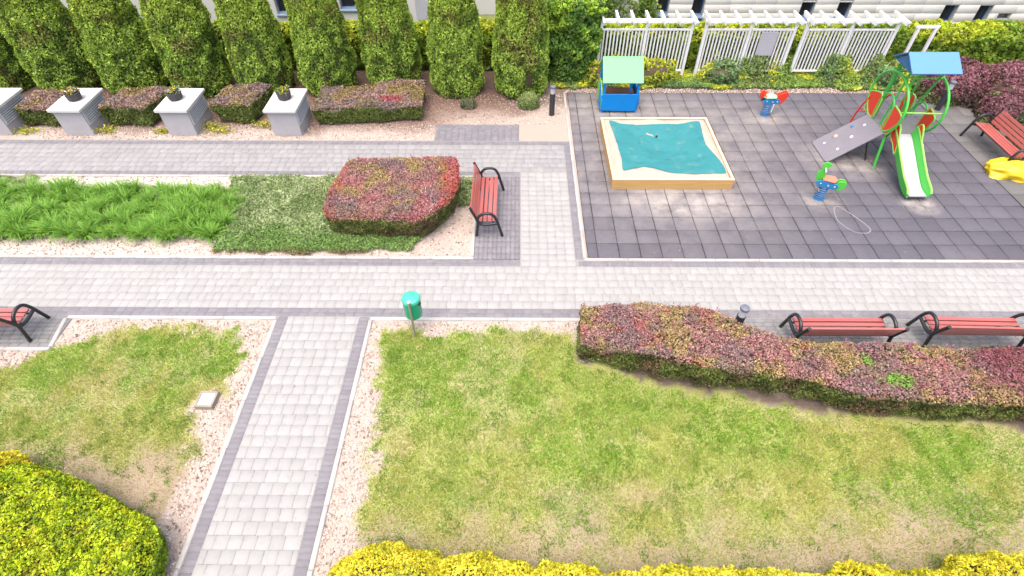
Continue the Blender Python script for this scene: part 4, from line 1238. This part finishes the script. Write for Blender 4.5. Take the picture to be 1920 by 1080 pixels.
plinth(-6.90, 'grey plinth with a pot of yellow and violet pansies beside the long low hedge')
flower_pot(-13.18, 15.12, 'dark pot with orange, yellow and white flowers, first along the row', [(.7, .25, .03), (.7, .55, .05), (.65, .6, .6)], .2)
flower_pot(-10.18, 15.16, 'dark pot with pale violet and yellow flowers, on the middle plinth', [(.45, .38, .55), (.7, .58, .05)], .5)
flower_pot(-6.93, 15.2, 'dark pot with a yellow heart and violet flowers, on the last plinth', [(.72, .58, .03), (.72, .58, .03), (.22, .15, .38)], .1)
for (x, y, s, lab) in [(-12.55, 14.75, 1, 'small yellow-green seedling against the first whole plinth'), (-9.35, 14.95, 1.1, 'yellow seedlings between the middle plinth and the small hedge'),
                       (-9.0, 14.72, .9, 'yellow seedlings in front of the small low hedge'), (-7.75, 15.1, 1.0, 'yellow-green seedlings just before the last pot plinth'), (-14.9, 14.7, .9, 'thin dry weed in front of the first low hedge'),
                       (-10.75, 14.72, .7, 'pale seedling at the corner of the middle plinth')]:
    root = empty('seedling', (x, y, -.03), 0, lab, 'seedling', 'small seedlings by the plinths')
    n = 150; P = np.c_[rng.normal(size=(n, 2)) * [.22, .10] * s, .03 + rng.random(n) * .15 * s]
    link('foliage', leaf_mesh('foliage', P, np.tile([0, 0, 1.], (n, 1)), .07, .045, jit(mixc((.28, .32, .04), (.55, .50, .06), rng.random(n)), n, .2), M['leaf'], .7), root)
    mb = MB()
    for i in range(7): mb.tube([(random.gauss(0, .1) * s, random.gauss(0, .04) * s, 0), (random.gauss(0, .14) * s, random.gauss(0, .06) * s, .13 * s)], .004, 4)
    mb.build('stem', M['twig'], root)

# ================================================================== BENCHES
def make_bench(lab, length=1.78):
    root = empty('park_bench', (0, 0, 0), 0, lab, 'bench', 'red slatted park benches with black tube frames')
    L = length; hx = L / 2 + .03
    for sx in (-hx, hx):
        path = spline([(sx, .60, 0), (sx, .53, .28), (sx, .47, .50), (sx, .38, .655), (sx, .24, .70), (sx, .10, .655), (sx, .02, .54), (sx, .03, .43), (sx, .11, .37), (sx, .26, .365), (sx, .50, .40)], 5)
        MB().tube(path, .035, 10).build('arm_loop', M['black_tube'], root, smooth=True)
        MB().tube([(sx, -.03, 0), (sx, .025, .42), (sx, -.04, .60), (sx, -.15, .86)], .035, 10).build('rear_leg', M['black_tube'], root, smooth=True)
    for y in (.12, .38):
        MB().box((0, y, .395), (2 * hx, .04, .02)).build('crossbar', M['black_tube'], root)
    me = None
    for i in range(4):
        y = .075 + i * .112
        o = MB().box((0, 0, 0), (L, .086, .035)).build('seat_slat', M['bench_wood'], root, bevel=.006) if me is None else link('seat_slat', me, root)
        me = o.data; o.location = (0, y, .425 + .008 * i); o.rotation_euler = (.05, 0, 0)
    for i in range(4):
        t = i / 3
        o = link('back_slat', me, root)
        o.location = (0, -.005 - .115 * t, .52 + .29 * t); o.rotation_euler = (math.radians(90 + 21), 0, 0)
        o.scale = (1, .98, .9)
    return root
b = make_bench('red slatted bench on the dark bay beside the broad barberry block, side on')
b.location = (-.93, 10.95, 0); b.rotation_euler.z = -PI / 2
for (x, y, rz, lab) in [(6.47, 6.62, 0, 'red bench seen from behind, next to the short bollard behind the long hedge'),
                        (9.13, 6.66, -.02, 'red bench seen from behind, at the dark purple end of the long hedge'),
                        (-10.86, 6.76, 0, 'red bench cut off by the photo edge, one armrest showing on dark paving'),
                        (13.98, 13.72, PI / 2 + .0, 'red bench facing the play tower, partly hidden by the yellow cover')]:
    c = copy_tree(b); c.location = (x, y, 0); c.rotation_euler.z = rz; c['label'] = lab

# ================================================================== BOLLARDS, BIN, PLAQUE, STAKE, BAG
def bollard(x, y, lab):
    root = empty('bollard_light', (x, y, 0), 0, lab, 'bollard', 'charcoal bollard lights')
    MB().lathe([(.085, -.05), (.085, .70), (.078, .70)], 20).build('post', M['charcoal'], root, smooth=True)
    MB().lathe([(.074, .70), (.074, .88)], 20).build('lamp_glass', M['lamp_glass'], root, smooth=True)
    MB().lathe([(.092, .88), (.095, .895), (.09, .93), (.03, .95), (.005, .952)], 20).build('cap', M['lamp_cap'], root, smooth=True)
bollard(1.12, 15.85, 'charcoal bollard light on bare sandy soil near the sandbox and ivy thicket')
bollard(13.5, 16.2, 'charcoal bollard light in front of the purple barberry, behind the play tower')
bollard(4.45, 6.93, 'charcoal bollard light with only its head showing above the long hedge')

root = empty('litter_bin', (-2.07, 6.92, 0), 0, 'green round litter bin on a leaning post by the main path', 'bin')
MB().tube([(0, 0, -.05), (.005, 0, .40), (.012, 0, 1.02)], .024, 10).build('post', M['steel'], root, smooth=True)
MB().lathe([(.028, 1.02), (.034, 1.03), (.03, 1.06), (.005, 1.075)], 10, (.012, 0, 0)).build('post_cap', M['white_cap'], root, smooth=True)
bn = MB().lathe([(.145, .46), (.172, .465), (.177, .52), (.177, .90), (.165, .90)], 28, (.01, .205, 0)).build('drum', M['bin_green'], root, smooth=True)
MB().lathe([(.186, .90), (.188, .93), (.17, .965), (.10, .985), (.01, .99)], 28, (.01, .205, 0)).build('lid', M['bin_lid'], root, smooth=True)
MB().box((.178, .15, .845), (.03, .07, .055), Matrix.Rotation(-.3, 3, 'Z')).build('slot', M['black_tube'], bn)
for z in (.56, .84): MB().box((.008, .012, z), (.05, .05, .03)).build('clamp', M['steel'], root, bevel=.004)
MB().box((-.03, .33, .992), (.02, .02, .02)).build('lock', M['steel'], root)

root = empty('ground_plaque', (-5.76, 5.355, -.03), -.03, 'small framed plaque lying in the bark beside the walkway', 'plaque')
mb = MB(); mb.box((0, -.145, .05), (.34, .045, .12)); mb.box((0, .145, .05), (.34, .045, .12)); mb.box((-.148, 0, .05), (.045, .245, .12)); mb.box((.148, 0, .05), (.045, .245, .12))
mb.build('rim', M['plaque_frame'], root, bevel=.006)
MB().box((0, 0, .045), (.252, .246, .1)).build('plate', M['plaque'], root)
mb = MB()
for i, y in enumerate((.07, .04, -.02, -.05, -.08)): mb.box((-.01, y, .0965), (.17 - .02 * (i % 2), .008, .002))
mb.build('worn_lines', M['plaque_dark'], root)['kind'] = 'stuff'

root = empty('wooden_stake', (13.62, 16.55, 0), 0, 'thin brown wooden stake leaning next to the far bollard', 'stake')
MB().tube([(0, 0, -.05), (-.03, 0, .7), (-.08, -.05, 1.35)], [.022, .02, .018], 6).build('pole', M['trunk'], root)
MB().lathe([(.024, 0), (.024, .03)], 6, (-.055, -.02, 1.0)).build('tie', M['black_tube'], root)

# crumpled yellow cover
ug = []; nu, nv = 48, 20
for j in range(nv + 1):
    for i in range(nu):
        a = 2 * PI * i / nu; t = j / nv * PI / 2
        ug.append((math.cos(a) * math.cos(t), math.sin(a) * math.cos(t), math.sin(t)))
P = np.array(ug); e = 2.6
rad = (np.abs(P[:, 0]) ** e + np.abs(P[:, 1]) ** e + np.abs(P[:, 2]) ** e) ** (-1 / e)
w1 = 1 - np.abs(fbm(P * 2.1 + 3, 801, 3) - .5) * 2
rr = rad * (1 + (w1 - .75) * .42 + (fbm(P * 5, 803, 2) - .5) * .10)
P = P * rr[:, None] * [.80, .42, .36]
P[:, 2] = np.maximum(P[:, 2], 0)
F = [(j * nu + i, j * nu + (i + 1) % nu, (j + 1) * nu + (i + 1) % nu, (j + 1) * nu + i) for j in range(nv) for i in range(nu)]
o = link('plastic_cover', np_mesh('plastic_cover', P, np.array(F), M['yellow'], smooth=True), None, (13.86, 12.72, .0), -.06)
tag(o, 'crumpled yellow plastic cover lying on the pavement by the far bench', 'cover')

# ================================================================== SANDBOX
sx0, sx1, sy0, sy1 = 2.56, 5.78, 11.93, 15.10
sb = empty('sandbox', ((sx0 + sx1) / 2, (sy0 + sy1) / 2, 0), 0, 'square pine sandbox filled with pale sand on the rubber tiles', 'sandbox')
hw, hd, t, h = (sx1 - sx0) / 2, (sy1 - sy0) / 2, .07, .30
MB().box((0, -hd + t / 2, h / 2), (2 * hw, t, h)).build('side_board', M['sandbox_wood'], sb, bevel=.006)
MB().box((0, hd - t / 2, h / 2), (2 * hw, t, h)).build('side_board', M['sandbox_wood'], sb, bevel=.006)
for s in (-1, 1):
    MB().box((s * (hw - t / 2), 0, h / 2), (t, 2 * hd - 2 * t, h)).build('side_board', M['sandbox_wood'], sb, bevel=.006)
for s in (-1, 1):
    MB().box((0, s * (hd - .035), h + .0105), (2 * hw + .01, .075, .02)).build('seat_edge', M['sandbox_cap'], sb, bevel=.005)
    MB().box((s * (hw - .035), 0, h + .0095), (.075, 2 * hd - .15, .02)).build('seat_edge', M['sandbox_cap'], sb, bevel=.005)
n = 60; X, Y = np.meshgrid(np.linspace(-hw + .03, hw - .03, n), np.linspace(-hd + .03, hd - .03, n))
P = np.c_[X.ravel(), Y.ravel(), np.zeros(n * n)]
edge = np.minimum(hw - np.abs(P[:, 0]), hd - np.abs(P[:, 1]))
P[:, 2] = (.255 + .10 * sstep(.0, .25, edge) * sstep(1.3, .35, edge)) - .06 * sstep(.6, 1.4, edge) + (fbm(P[:, :2] * 3, 811, 3) - .5) * .07
ii = (np.arange(n - 1)[:, None] * n + np.arange(n - 1)[None]).ravel()
Fq = np.c_[ii, ii + 1, ii + 1 + n, ii + n]
link('sand', np_mesh('sand', P, Fq, M['sand'], smooth=True), sb)
# tarpaulin over the sand
poly = sub_poly([(-1.41, 1.36), (-1.07, 1.16), (-.57, 1.05), (.15, 1.10), (.63, 1.16), (1.33, 1.30), (1.25, .67), (1.20, -.04), (1.34, -.49), (1.43, -.82), (1.48, -1.34), (.98, -1.37), (.41, -1.40), (-.07, -1.33), (-.40, -1.18), (-.74, -1.05), (-.97, -1.14), (-1.32, -1.27), (-1.27, -.70), (-1.30, -.04), (-1.33, .65)], .07, 3)
n = 70; X, Y = np.meshgrid(np.linspace(-1.5, 1.5, n), np.linspace(-1.5, 1.5, n))
c0 = poly.mean(0)
rings = 26; V = []; m = len(poly)
for j in range(rings + 1):
    V.append(c0 + (poly - c0) * (j / rings))
V = np.vstack(V)
ed = np.repeat(np.arange(rings + 1) / rings, m)
zz = np.interp(0, [0], [0]) + .30 + (fbm(V * 1.1, 821, 2) - .5) * .20 + (1 - np.abs(fbm(V * np.array([2.2, 3.4]) + 1.7, 823, 3) - .5) * 4) * .022 - .05 * (1 - ed ** 2)
e2 = np.minimum(hw - np.abs(V[:, 0]), hd - np.abs(V[:, 1]))
sz = (.255 + .10 * sstep(.0, .25, e2) * sstep(1.3, .35, e2)) - .06 * sstep(.6, 1.4, e2) + (fbm(V * 3, 811, 3) - .5) * .07
zz = np.maximum(sz + .014, zz * (1 - ed ** 4) + (sz + .016) * ed ** 4)
Fq = np.array([(j * m + i, j * m + (i + 1) % m, (j + 1) * m + (i + 1) % m, (j + 1) * m + i) for j in range(rings) for i in range(m)])
o = link('tarpaulin', np_mesh('tarpaulin', np.c_[V, zz], Fq, M['sheet'], smooth=True), None, (sb.location.x, sb.location.y, 0))
tag(o, 'teal tarpaulin with wavy edges spread over the sand', 'tarpaulin')
# sand spills on the sheet
mb = MB()
def blob(mb, x, y, rx, ry, rz, z=.315, hgt=.03, seed=0):
    k = 18; pts = []
    for i in range(k):
        a = 2 * PI * i / k; r_ = 1 + .35 * math.sin(a * 3 + seed) + .2 * math.sin(a * 5 + seed * 2)
        px, py = rx * r_ * math.cos(a), ry * r_ * math.sin(a)
        pts.append((x + px * math.cos(rz) - py * math.sin(rz), y + px * math.sin(rz) + py * math.cos(rz)))
    V = [(a, b, z - .03) for a, b in pts] + [(x + (a - x) * .55, y + (b - y) * .55, z + hgt * .8) for a, b in pts] + [(x, y, z + hgt)]
    F = [(i, (i + 1) % k, k + (i + 1) % k, k + i) for i in range(k)] + [(k + i, k + (i + 1) % k, 2 * k) for i in range(k)]
    mb.add(V, F)
o = empty('sand_heap', (sb.location.x, sb.location.y, 0), 0, 'small spilled heap of pale sand in the upper part of the tarpaulin', 'sand heap')
blob(mb, -.30, .62, .17, .045, -.55, .30, .035, 1); mb.build('heap', M['sand'], o, smooth=True)
MB().lathe([(.03, .30), (.03, .36), (.01, .37)], 8, (-.10, .50, 0)).build('pebble', M['pot'], o)
o = empty('sand_heap', (sb.location.x, sb.location.y, 0), 0, 'small spilled heap of pale sand at the notch of the tarpaulin', 'sand heap')
mb = MB(); blob(mb, 1.05, .22, .07, .10, .2, .30, .04, 2.2); mb.build('heap', M['sand'], o, smooth=True)

# ================================================================== PLAYHOUSE
ph = empty('playhouse', (3.24, 16.42, 0), 0, 'small blue playhouse with a mint green roof at the tile corner', 'playhouse')
for (x, y) in ((-.52, -.44), (.52, -.44), (-.52, .44), (.52, .44)):
    MB().box((x, y, .58), (.075, .075, 1.16)).build('post', M['blue_board'], ph, bevel=.006)
mb = MB(); mb.prism([(-.58, .11), (-.46, .09), (.40, .07), (.52, .10), (.57, .60), (.50, .64), (-.55, .64), (-.60, .58)], 'y', -.515, -.48)
mb.build('front_panel', M['blue_board'], ph, bevel=.006)
for s in (-1, 1):
    mb = MB()
    mb.add([(-.62, s * .60 - .0, 1.03), (.62, s * .60, 1.03), (.62, 0, 1.56), (-.62, 0, 1.56), (-.62, s * .625, 1.055), (.62, s * .625, 1.055), (.62, 0, 1.60), (-.62, 0, 1.60)],
           [(0, 3, 2, 1), (4, 5, 6, 7), (0, 1, 5, 4), (1, 2, 6, 5), (2, 3, 7, 6), (3, 0, 4, 7)])
    mb.build('roof_panel', M['mint_board'], ph, bevel=.012, seg=2)
for x in (-.50, .50):
    mb = MB(); mb.prism([(-.42, 1.16), (.42, 1.16), (0, 1.52)], 'x', x - .018, x + .018)
    mb.build('gable', M['orange'] if x < 0 else M['blue_dark'], ph)
mb = MB(); mb.prism([(-.46, .12), (.0, .08), (.46, .12), (.50, .55), (.30, .80), (-.05, .86), (-.40, .72), (-.52, .45)], 'x', -.60, -.565)
mb.build('side_panel', M['lime_board'], ph, bevel=.006)
mb = MB(); mb.prism([(-.42, .16), (-.16, .12), (-.10, .84), (-.40, .72), (-.48, .46)], 'x', -.625, -.603); mb.build('side_trim', M['blue_board'], ph)
mb = MB(); mb.prism([(-.46, .12), (.46, .12), (.46, .60), (-.46, .60)], 'x', .565, .60); mb.build('side_panel', M['blue_board'], ph, bevel=.006)
MB().box((0, .08, .46), (.98, .36, .03)).build('table_board', M['brown_board'], ph, bevel=.004)
MB().box((0, .38, .30), (.98, .22, .03)).build('seat_board', M['brown_board'], ph, bevel=.004)
mb = MB(); mb.prism([(.22, .95), (.40, .95), (.35, .80), (.35, .62), (.28, .62), (.28, .80)], 'y', -.30, -.26); mb.build('hanging_funnel', M['blue_board'], ph)
MB().box((0, -.44, 1.11), (1.0, .05, .07)).build('eaves_beam', M['blue_board'], ph, bevel=.004)
MB().box((0, .44, 1.11), (1.0, .05, .07)).build('eaves_beam', M['blue_board'], ph, bevel=.004)

# ================================================================== PLAY TOWER
pt = empty('play_tower', (10.52, 13.72, 0), 0, 'green tube play tower with red petals, blue roof, steel slide and climbing ramp', 'play tower')
hx, hy, zp = .52, .56, .93
mb = MB(); mb.prism([(-hx, -.40), (-.30, -hy), (.30, -hy), (hx, -.40), (hx, .40), (.30, hy), (-.30, hy), (-hx, .40)], 'z', zp - .03, zp + .02)
mb.build('deck', M['deck'], pt, bevel=.005)
for (x, y, bx, by) in ((-.48, -.52, -.46, -.72), (.44, -.50, .36, -.50), (-.44, .50, -.40, .62), (.44, .50, .40, .62)):
    MB().tube([(bx, by, -.03), (x, y, zp - .1)], .036, 10).build('leg', M['play_green'], pt, smooth=True)
for (x, y, tx, ty) in ((-.46, .40, -.52, .30), (-.30, .52, -.42, .36), (.34, .50, .26, .32), (.44, .36, .38, -.26), (-.46, -.05, -.54, -.28)):
    MB().tube([(x, y, zp), (x * .5 + tx * .5, y * .5 + ty * .5, 1.8), (tx, ty, 2.70)], .026, 8).build('roof_post', M['play_green'], pt, smooth=True)
def tube_part(name, pts, mat='play_green', r=.034, closed=False, n=5):
    return MB().tube(spline(pts, n, closed), r, 10, closed).build(name, M[mat], pt, smooth=True)
def ring(fix, c1, c2, r1, r2, k=30):
    return [(fix, c1 + r1 * math.cos(2 * PI * i / k), c2 + r2 * math.sin(2 * PI * i / k)) for i in range(k)]
MB().tube(ring(-.54, .03, 1.58, .87, .75), .034, 10, True).build('side_ring', M['play_green'], pt, smooth=True)
MB().tube(ring(.54, .08, 1.54, .86, .74), .034, 10, True).build('side_ring', M['play_green'], pt, smooth=True)
tube_part('ramp_hoop', [(-.54, .30, 1.0), (-.55, .30, 1.45), (-.55, .18, 1.72), (-.55, -.04, 1.82), (-.55, -.25, 1.72), (-.54, -.36, 1.45), (-.54, -.36, 1.0)], r=.024)
tube_part('deck_hoop', [(.54, .30, 1.0), (.55, .30, 1.30), (.55, .12, 1.5), (.55, -.15, 1.40), (.54, -.2, 1.0)], r=.022)
MB().tube([(-.54, -.72, 1.66), (.54, -.70, 1.62)], .022, 8).build('grab_bar', M['play_edge'], pt, smooth=True)
MB().tube([(-.54, -.12, 2.31), (.54, -.06, 2.27)], .022, 8).build('grab_bar', M['play_edge'], pt, smooth=True)
MB().tube([(-.54, .34, 2.28), (.54, .36, 2.24)], .022, 8).build('grab_bar', M['play_green'], pt, smooth=True)
def petal(pts, fix, nm='petal'):
    """a red board with a lime rim, lying in a plane of constant x"""
    sp = [(p.x, p.y) for p in spline([(a, b, 0) for a, b in pts], 4, True)]
    mb = MB(); mb.prism(sp, 'x', fix - .012, fix + .012)
    o = mb.build(nm, M['play_red'], pt)
    MB().tube([(fix, a, b) for a, b in sp], .021, 6, True).build('rim', M['play_edge'], o, smooth=True)
    return o
petal([(.86, 1.38), (.78, 1.50), (.40, 1.63), (.28, 1.55), (.24, 1.46), (.24, 1.04), (.32, .97), (.68, .97), (.78, 1.06)], -.54)
petal([(-.36, 1.64), (-.44, 1.66), (-.76, 1.60), (-.82, 1.48), (-.80, 1.32), (-.65, 1.03), (-.56, .95), (-.32, .95), (-.29, 1.05), (-.31, 1.35)], -.54)
petal([(.90, 1.34), (.72, 1.46), (.55, 1.47), (.47, 1.40), (.46, 1.16), (.46, .90), (.54, .83), (.80, .84), (.90, 1.0)], .53)
petal([(-.22, 1.50), (-.30, 1.52), (-.50, 1.45), (-.58, 1.35), (-.46, .98), (-.36, .86), (-.16, .84), (-.12, .95), (-.14, 1.2)], .53)
# roof
for s in (-1, 1):
    mb = MB()
    e0, e1 = s * .50, 0.0
    mb.add([(-.76, e0 - .12, 2.63), (.48, e0 - .12, 2.63), (.48, e1 - .12, 2.94), (-.76, e1 - .12, 2.94), (-.76, e0 * 1.04 - .12, 2.66), (.48, e0 * 1.04 - .12, 2.66), (.48, e1 - .12, 2.98), (-.76, e1 - .12, 2.98)],
           [(0, 3, 2, 1), (4, 5, 6, 7), (0, 1, 5, 4), (1, 2, 6, 5), (2, 3, 7, 6), (3, 0, 4, 7)])
    mb.build('roof_panel', M['roof_blue'] if s < 0 else M['roof_blue_side'], pt, bevel=.006)
for x in (-.70, .42):
    mb = MB(); mb.prism([(-.54, 2.62), (.30, 2.62), (-.12, 2.90)], 'x', x - .015, x + .015); mb.build('gable', M['roof_blue_side'], pt)
for y in (-.44, .20):
    MB().box((-.14, y, 2.66), (1.0, .05, .05)).build('roof_beam', M['play_green'], pt, bevel=.005)
# slide
LS = 1.70
def slide_profile(t):
    return -hy - .01 - LS * t, float(np.interp(t, [0, .06, .64, .72, .82, .90, 1.0], [.95, .93, .36, .28, .205, .18, .17]))
ts = [i / 24 for i in range(25)]
cx, hwid = -.09, .225
bed = []
for t in ts:
    y, z = slide_profile(t)
    bed += [(cx - hwid, y, z), (cx + hwid, y, z), (cx + hwid, y, z - .03), (cx - hwid, y, z - .03)]
Fb = []
for i in range(24):
    for k_ in range(4):
        Fb.append((4 * i + k_, 4 * i + (k_ + 1) % 4, 4 * i + 4 + (k_ + 1) % 4, 4 * i + 4 + k_))
Fb += [(0, 3, 2, 1), (96, 97, 98, 99)]
MB().add(bed, Fb).build('slide_bed', M['slide_steel'], pt, smooth=True)
def side_h(t): return float(np.interp(t, [0, .1, .5, .85, .95, 1], [.22, .22, .20, .20, .15, .06]))
for s in (-1, 1):
    V = []; x0 = cx + s * (hwid + .004)
    for t in ts:
        y, z = slide_profile(t); hh = side_h(t); x1 = x0 + s * .035
        V += [(x0, y, z - .06), (x1 + s * .02, y, z - .06), (x1 + s * .06, y, z + hh), (x0 + s * .055, y, z + hh)]
    Fs = []
    for i in range(24):
        for k_ in range(4): Fs.append((4 * i + k_, 4 * i + (k_ + 1) % 4, 4 * i + 4 + (k_ + 1) % 4, 4 * i + 4 + k_))
    Fs += [(0, 3, 2, 1), (96, 97, 98, 99)]
    sd_ = MB().add(V, Fs).build('slide_side', M['play_green'], pt, smooth=True)
    rail = []
    for t in ts:
        y, z = slide_profile(t)
        rail.append((x0 + s * .075, y, z + side_h(t) + .006))
    MB().tube(rail, .028, 8).build('slide_rail', M['play_edge'], sd_, smooth=True)
    petal([(-hy - .02, .95), (-hy - .06, 1.22), (-hy - .14, 1.30), (-hy - .24, 1.24), (-hy - .40, 1.0), (-hy - .52, .66), (-hy - .30, .80)], x0 + s * .075, 'slide_petal')
MB().box((cx, -hy - 1.42, .08), (.36, .06, .20)).build('slide_foot', M['play_green'], pt, bevel=.005)
# climbing ramp
x_top, z_top, x_bot, z_bot = -hx - .02, .95, -1.76, .02
ang = math.atan2(z_top - z_bot, x_top - x_bot); ln = math.hypot(z_top - z_bot, x_top - x_bot)
Rm = Matrix.Rotation(-ang, 3, 'Y')
mb = MB(); k_ = .10
pr = [(-ln / 2, -.56 + k_), (-ln / 2 + .03, -.56 + .03), (-ln / 2 + k_, -.56), (ln / 2, -.52), (ln / 2, .48), (-ln / 2 + k_, .52), (-ln / 2 + .03, .52 - .03), (-ln / 2, .52 - k_)]
mb.prism(pr, 'z', -.015, .015)
cen = Vector(((x_top + x_bot) / 2, .0, (z_top + z_bot) / 2))
mb.v = [tuple(Rm @ Vector(v) + cen) for v in mb.v]
rp = mb.build('climbing_ramp', M['ramp_board'], pt, bevel=.004)
for (u_, v_, mt, s) in [(-.52, .20, 'white_cap', .03), (-.20, .24, 'beige', .055), (.28, .30, 'spring_blue', .04), (.52, .12, 'white_cap', .035), (.10, -.08, 'white_cap', .04), (-.34, -.28, 'white_cap', .035)]:
    mb = MB(); mb.lathe([(1.0, 0), (.9, .5), (.5, .9), (.1, 1.0)], 7)
    mb.v = [tuple(Rm @ (Vector((x * s * 1.3, y * s, z * s)) + Vector((u_, v_, .015))) + cen) for x, y, z in mb.v]
    mb.build('climbing_hold', M[mt], rp, smooth=True)
MB().tube([(-hx - .25, -.36, .60), (-hx - .05, -.40, .0)], .022, 8).build('ramp_strut', M['black_tube'], pt)
# red curved climbing rails at the back
for x in (-.52, -.06):
    tube_part('climb_rail', [(x - .08, hy + .42, .02), (x - .08, hy + .42, .45), (x - .06, hy + .34, .95), (x - .02, hy + .18, 1.36), (x + .02, hy + .0, 1.52)], 'play_red', .026)
for (y, z) in ((hy + .42, .40), (hy + .36, .80)):
    MB().tube([(-.60, y, z), (-.14, y, z)], .017, 6).build('rung', M['play_red'], pt, smooth=True)

# ================================================================== SPRING RIDERS
def rider(x, y, rz, lab, style):
    root = empty('spring_rider', (x, y, 0), rz, lab, 'spring rider')
    pts = []
    for i in range(121):
        a = 2 * PI * 6 * i / 120; z = .03 + .37 * i / 120
        pts.append((.105 * math.cos(a) + .0 * z, .105 * math.sin(a), z))
    MB().lathe([(.14, 0.006), (.14, .03), (.02, .034)], 18).build('base_plate', M['spring_blue'], root, smooth=True)
    MB().tube(pts, .019, 6).build('coil_spring', M['spring'], root, smooth=True)
    MB().lathe([(.115, .395), (.12, .40), (.12, .44), (.02, .445)], 18).build('top_plate', M['spring_blue'], root, smooth=True)
    for s in (-1, 1):
        mb = MB(); mb.prism([(-.20, .42), (.24, .40), (.30, .50), (.22, .57), (-.16, .60), (-.26, .54)], 'y', s * .11 - .014, s * .11 + .014)
        sp_ = mb.build('side_board', M['spring_blue'], root, bevel=.005)
        for (bx, bz) in ((-.14, .52), (.05, .49), (.20, .49)):
            MB().box((bx, s * .128, bz), (.035, .01, .035)).build('bolt_cap', M['white_cap'], sp_, bevel=.004)
    if style == 'red':
        mb = MB(); mb.prism([(-.20, -.13), (.12, -.16), (.20, 0), (.12, .16), (-.20, .13), (-.25, 0)], 'z', .605, .635)
        mb.build('seat', M['rider_mint'], root, bevel=.008)
        for s in (-1, 1):
            sp_ = [(p.x, p.y) for p in spline([(.18, .42, 0), (.32, .36, 0), (.46, .46, 0), (.54, .66, 0), (.46, .76, 0), (.34, .72, 0), (.20, .66, 0)], 4, True)]
            mb = MB(); mb.prism(sp_, 'y', s * .045 - .016, s * .045 + .016); mb.build('tail_board', M['play_red'], root, bevel=.004)
        sp_ = [(p.x, p.y) for p in spline([(-.16, .62, 0), (-.28, .56, 0), (-.36, .62, 0), (-.36, .76, 0), (-.28, .84, 0), (-.22, .78, 0), (-.16, .80, 0), (-.18, .70, 0)], 4, True)]
        mb = MB(); mb.prism(sp_, 'y', -.02, .02); mb.build('head_board', M['play_red'], root, bevel=.004)
        MB().tube([(-.26, -.20, .72), (-.26, .20, .72)], .022, 8).build('handle', M['play_red'], root, smooth=True)
        MB().tube([(.12, -.13, .42), (.10, -.15, .16)], .014, 6).build('foot_rest', M['white_cap'], root)
    else:
        mb = MB(); mb.prism([(-.12, -.12), (.16, -.15), (.24, 0), (.16, .15), (-.12, .12)], 'z', .605, .635)
        mb.build('seat', M['rider_pink'], root, bevel=.008)
        sp_ = [(p.x, p.y) for p in spline([(-.10, .46, 0), (-.24, .52, 0), (-.30, .70, 0), (-.24, .84, 0), (-.26, .98, 0), (-.20, 1.06, 0), (-.10, 1.05, 0), (-.04, .98, 0), (-.10, .92, 0), (-.12, .80, 0), (-.08, .66, 0)], 4, True)]
        mb = MB(); mb.prism(sp_, 'y', -.02, .02); mb.build('head_board', M['rider_green'], root, bevel=.004)
        for s in (-1, 1):
            sp_ = [(p.x, p.y) for p in spline([(.20, .44, 0), (.30, .36, 0), (.42, .42, 0), (.46, .56, 0), (.38, .64, 0), (.24, .60, 0)], 4, True)]
            mb = MB(); mb.prism(sp_, 'y', s * .05 - .016, s * .05 + .016); mb.build('tail_board', M['rider_green'], root, bevel=.004)
        MB().tube([(-.16, -.19, .90), (-.16, .19, .90)], .018, 8).build('handle', M['white_cap'], root, smooth=True)
        MB().tube([(-.12, -.22, .34), (-.12, .22, .34)], .016, 8).build('foot_rest', M['steel'], root, smooth=True)
rider(7.86, 15.85, .1, 'spring rider with red tail boards and a mint seat, far side of the tiles', 'red')
rider(7.97, 11.58, -.35, 'spring rider with green head and salmon seat, near the chalk ring', 'green')
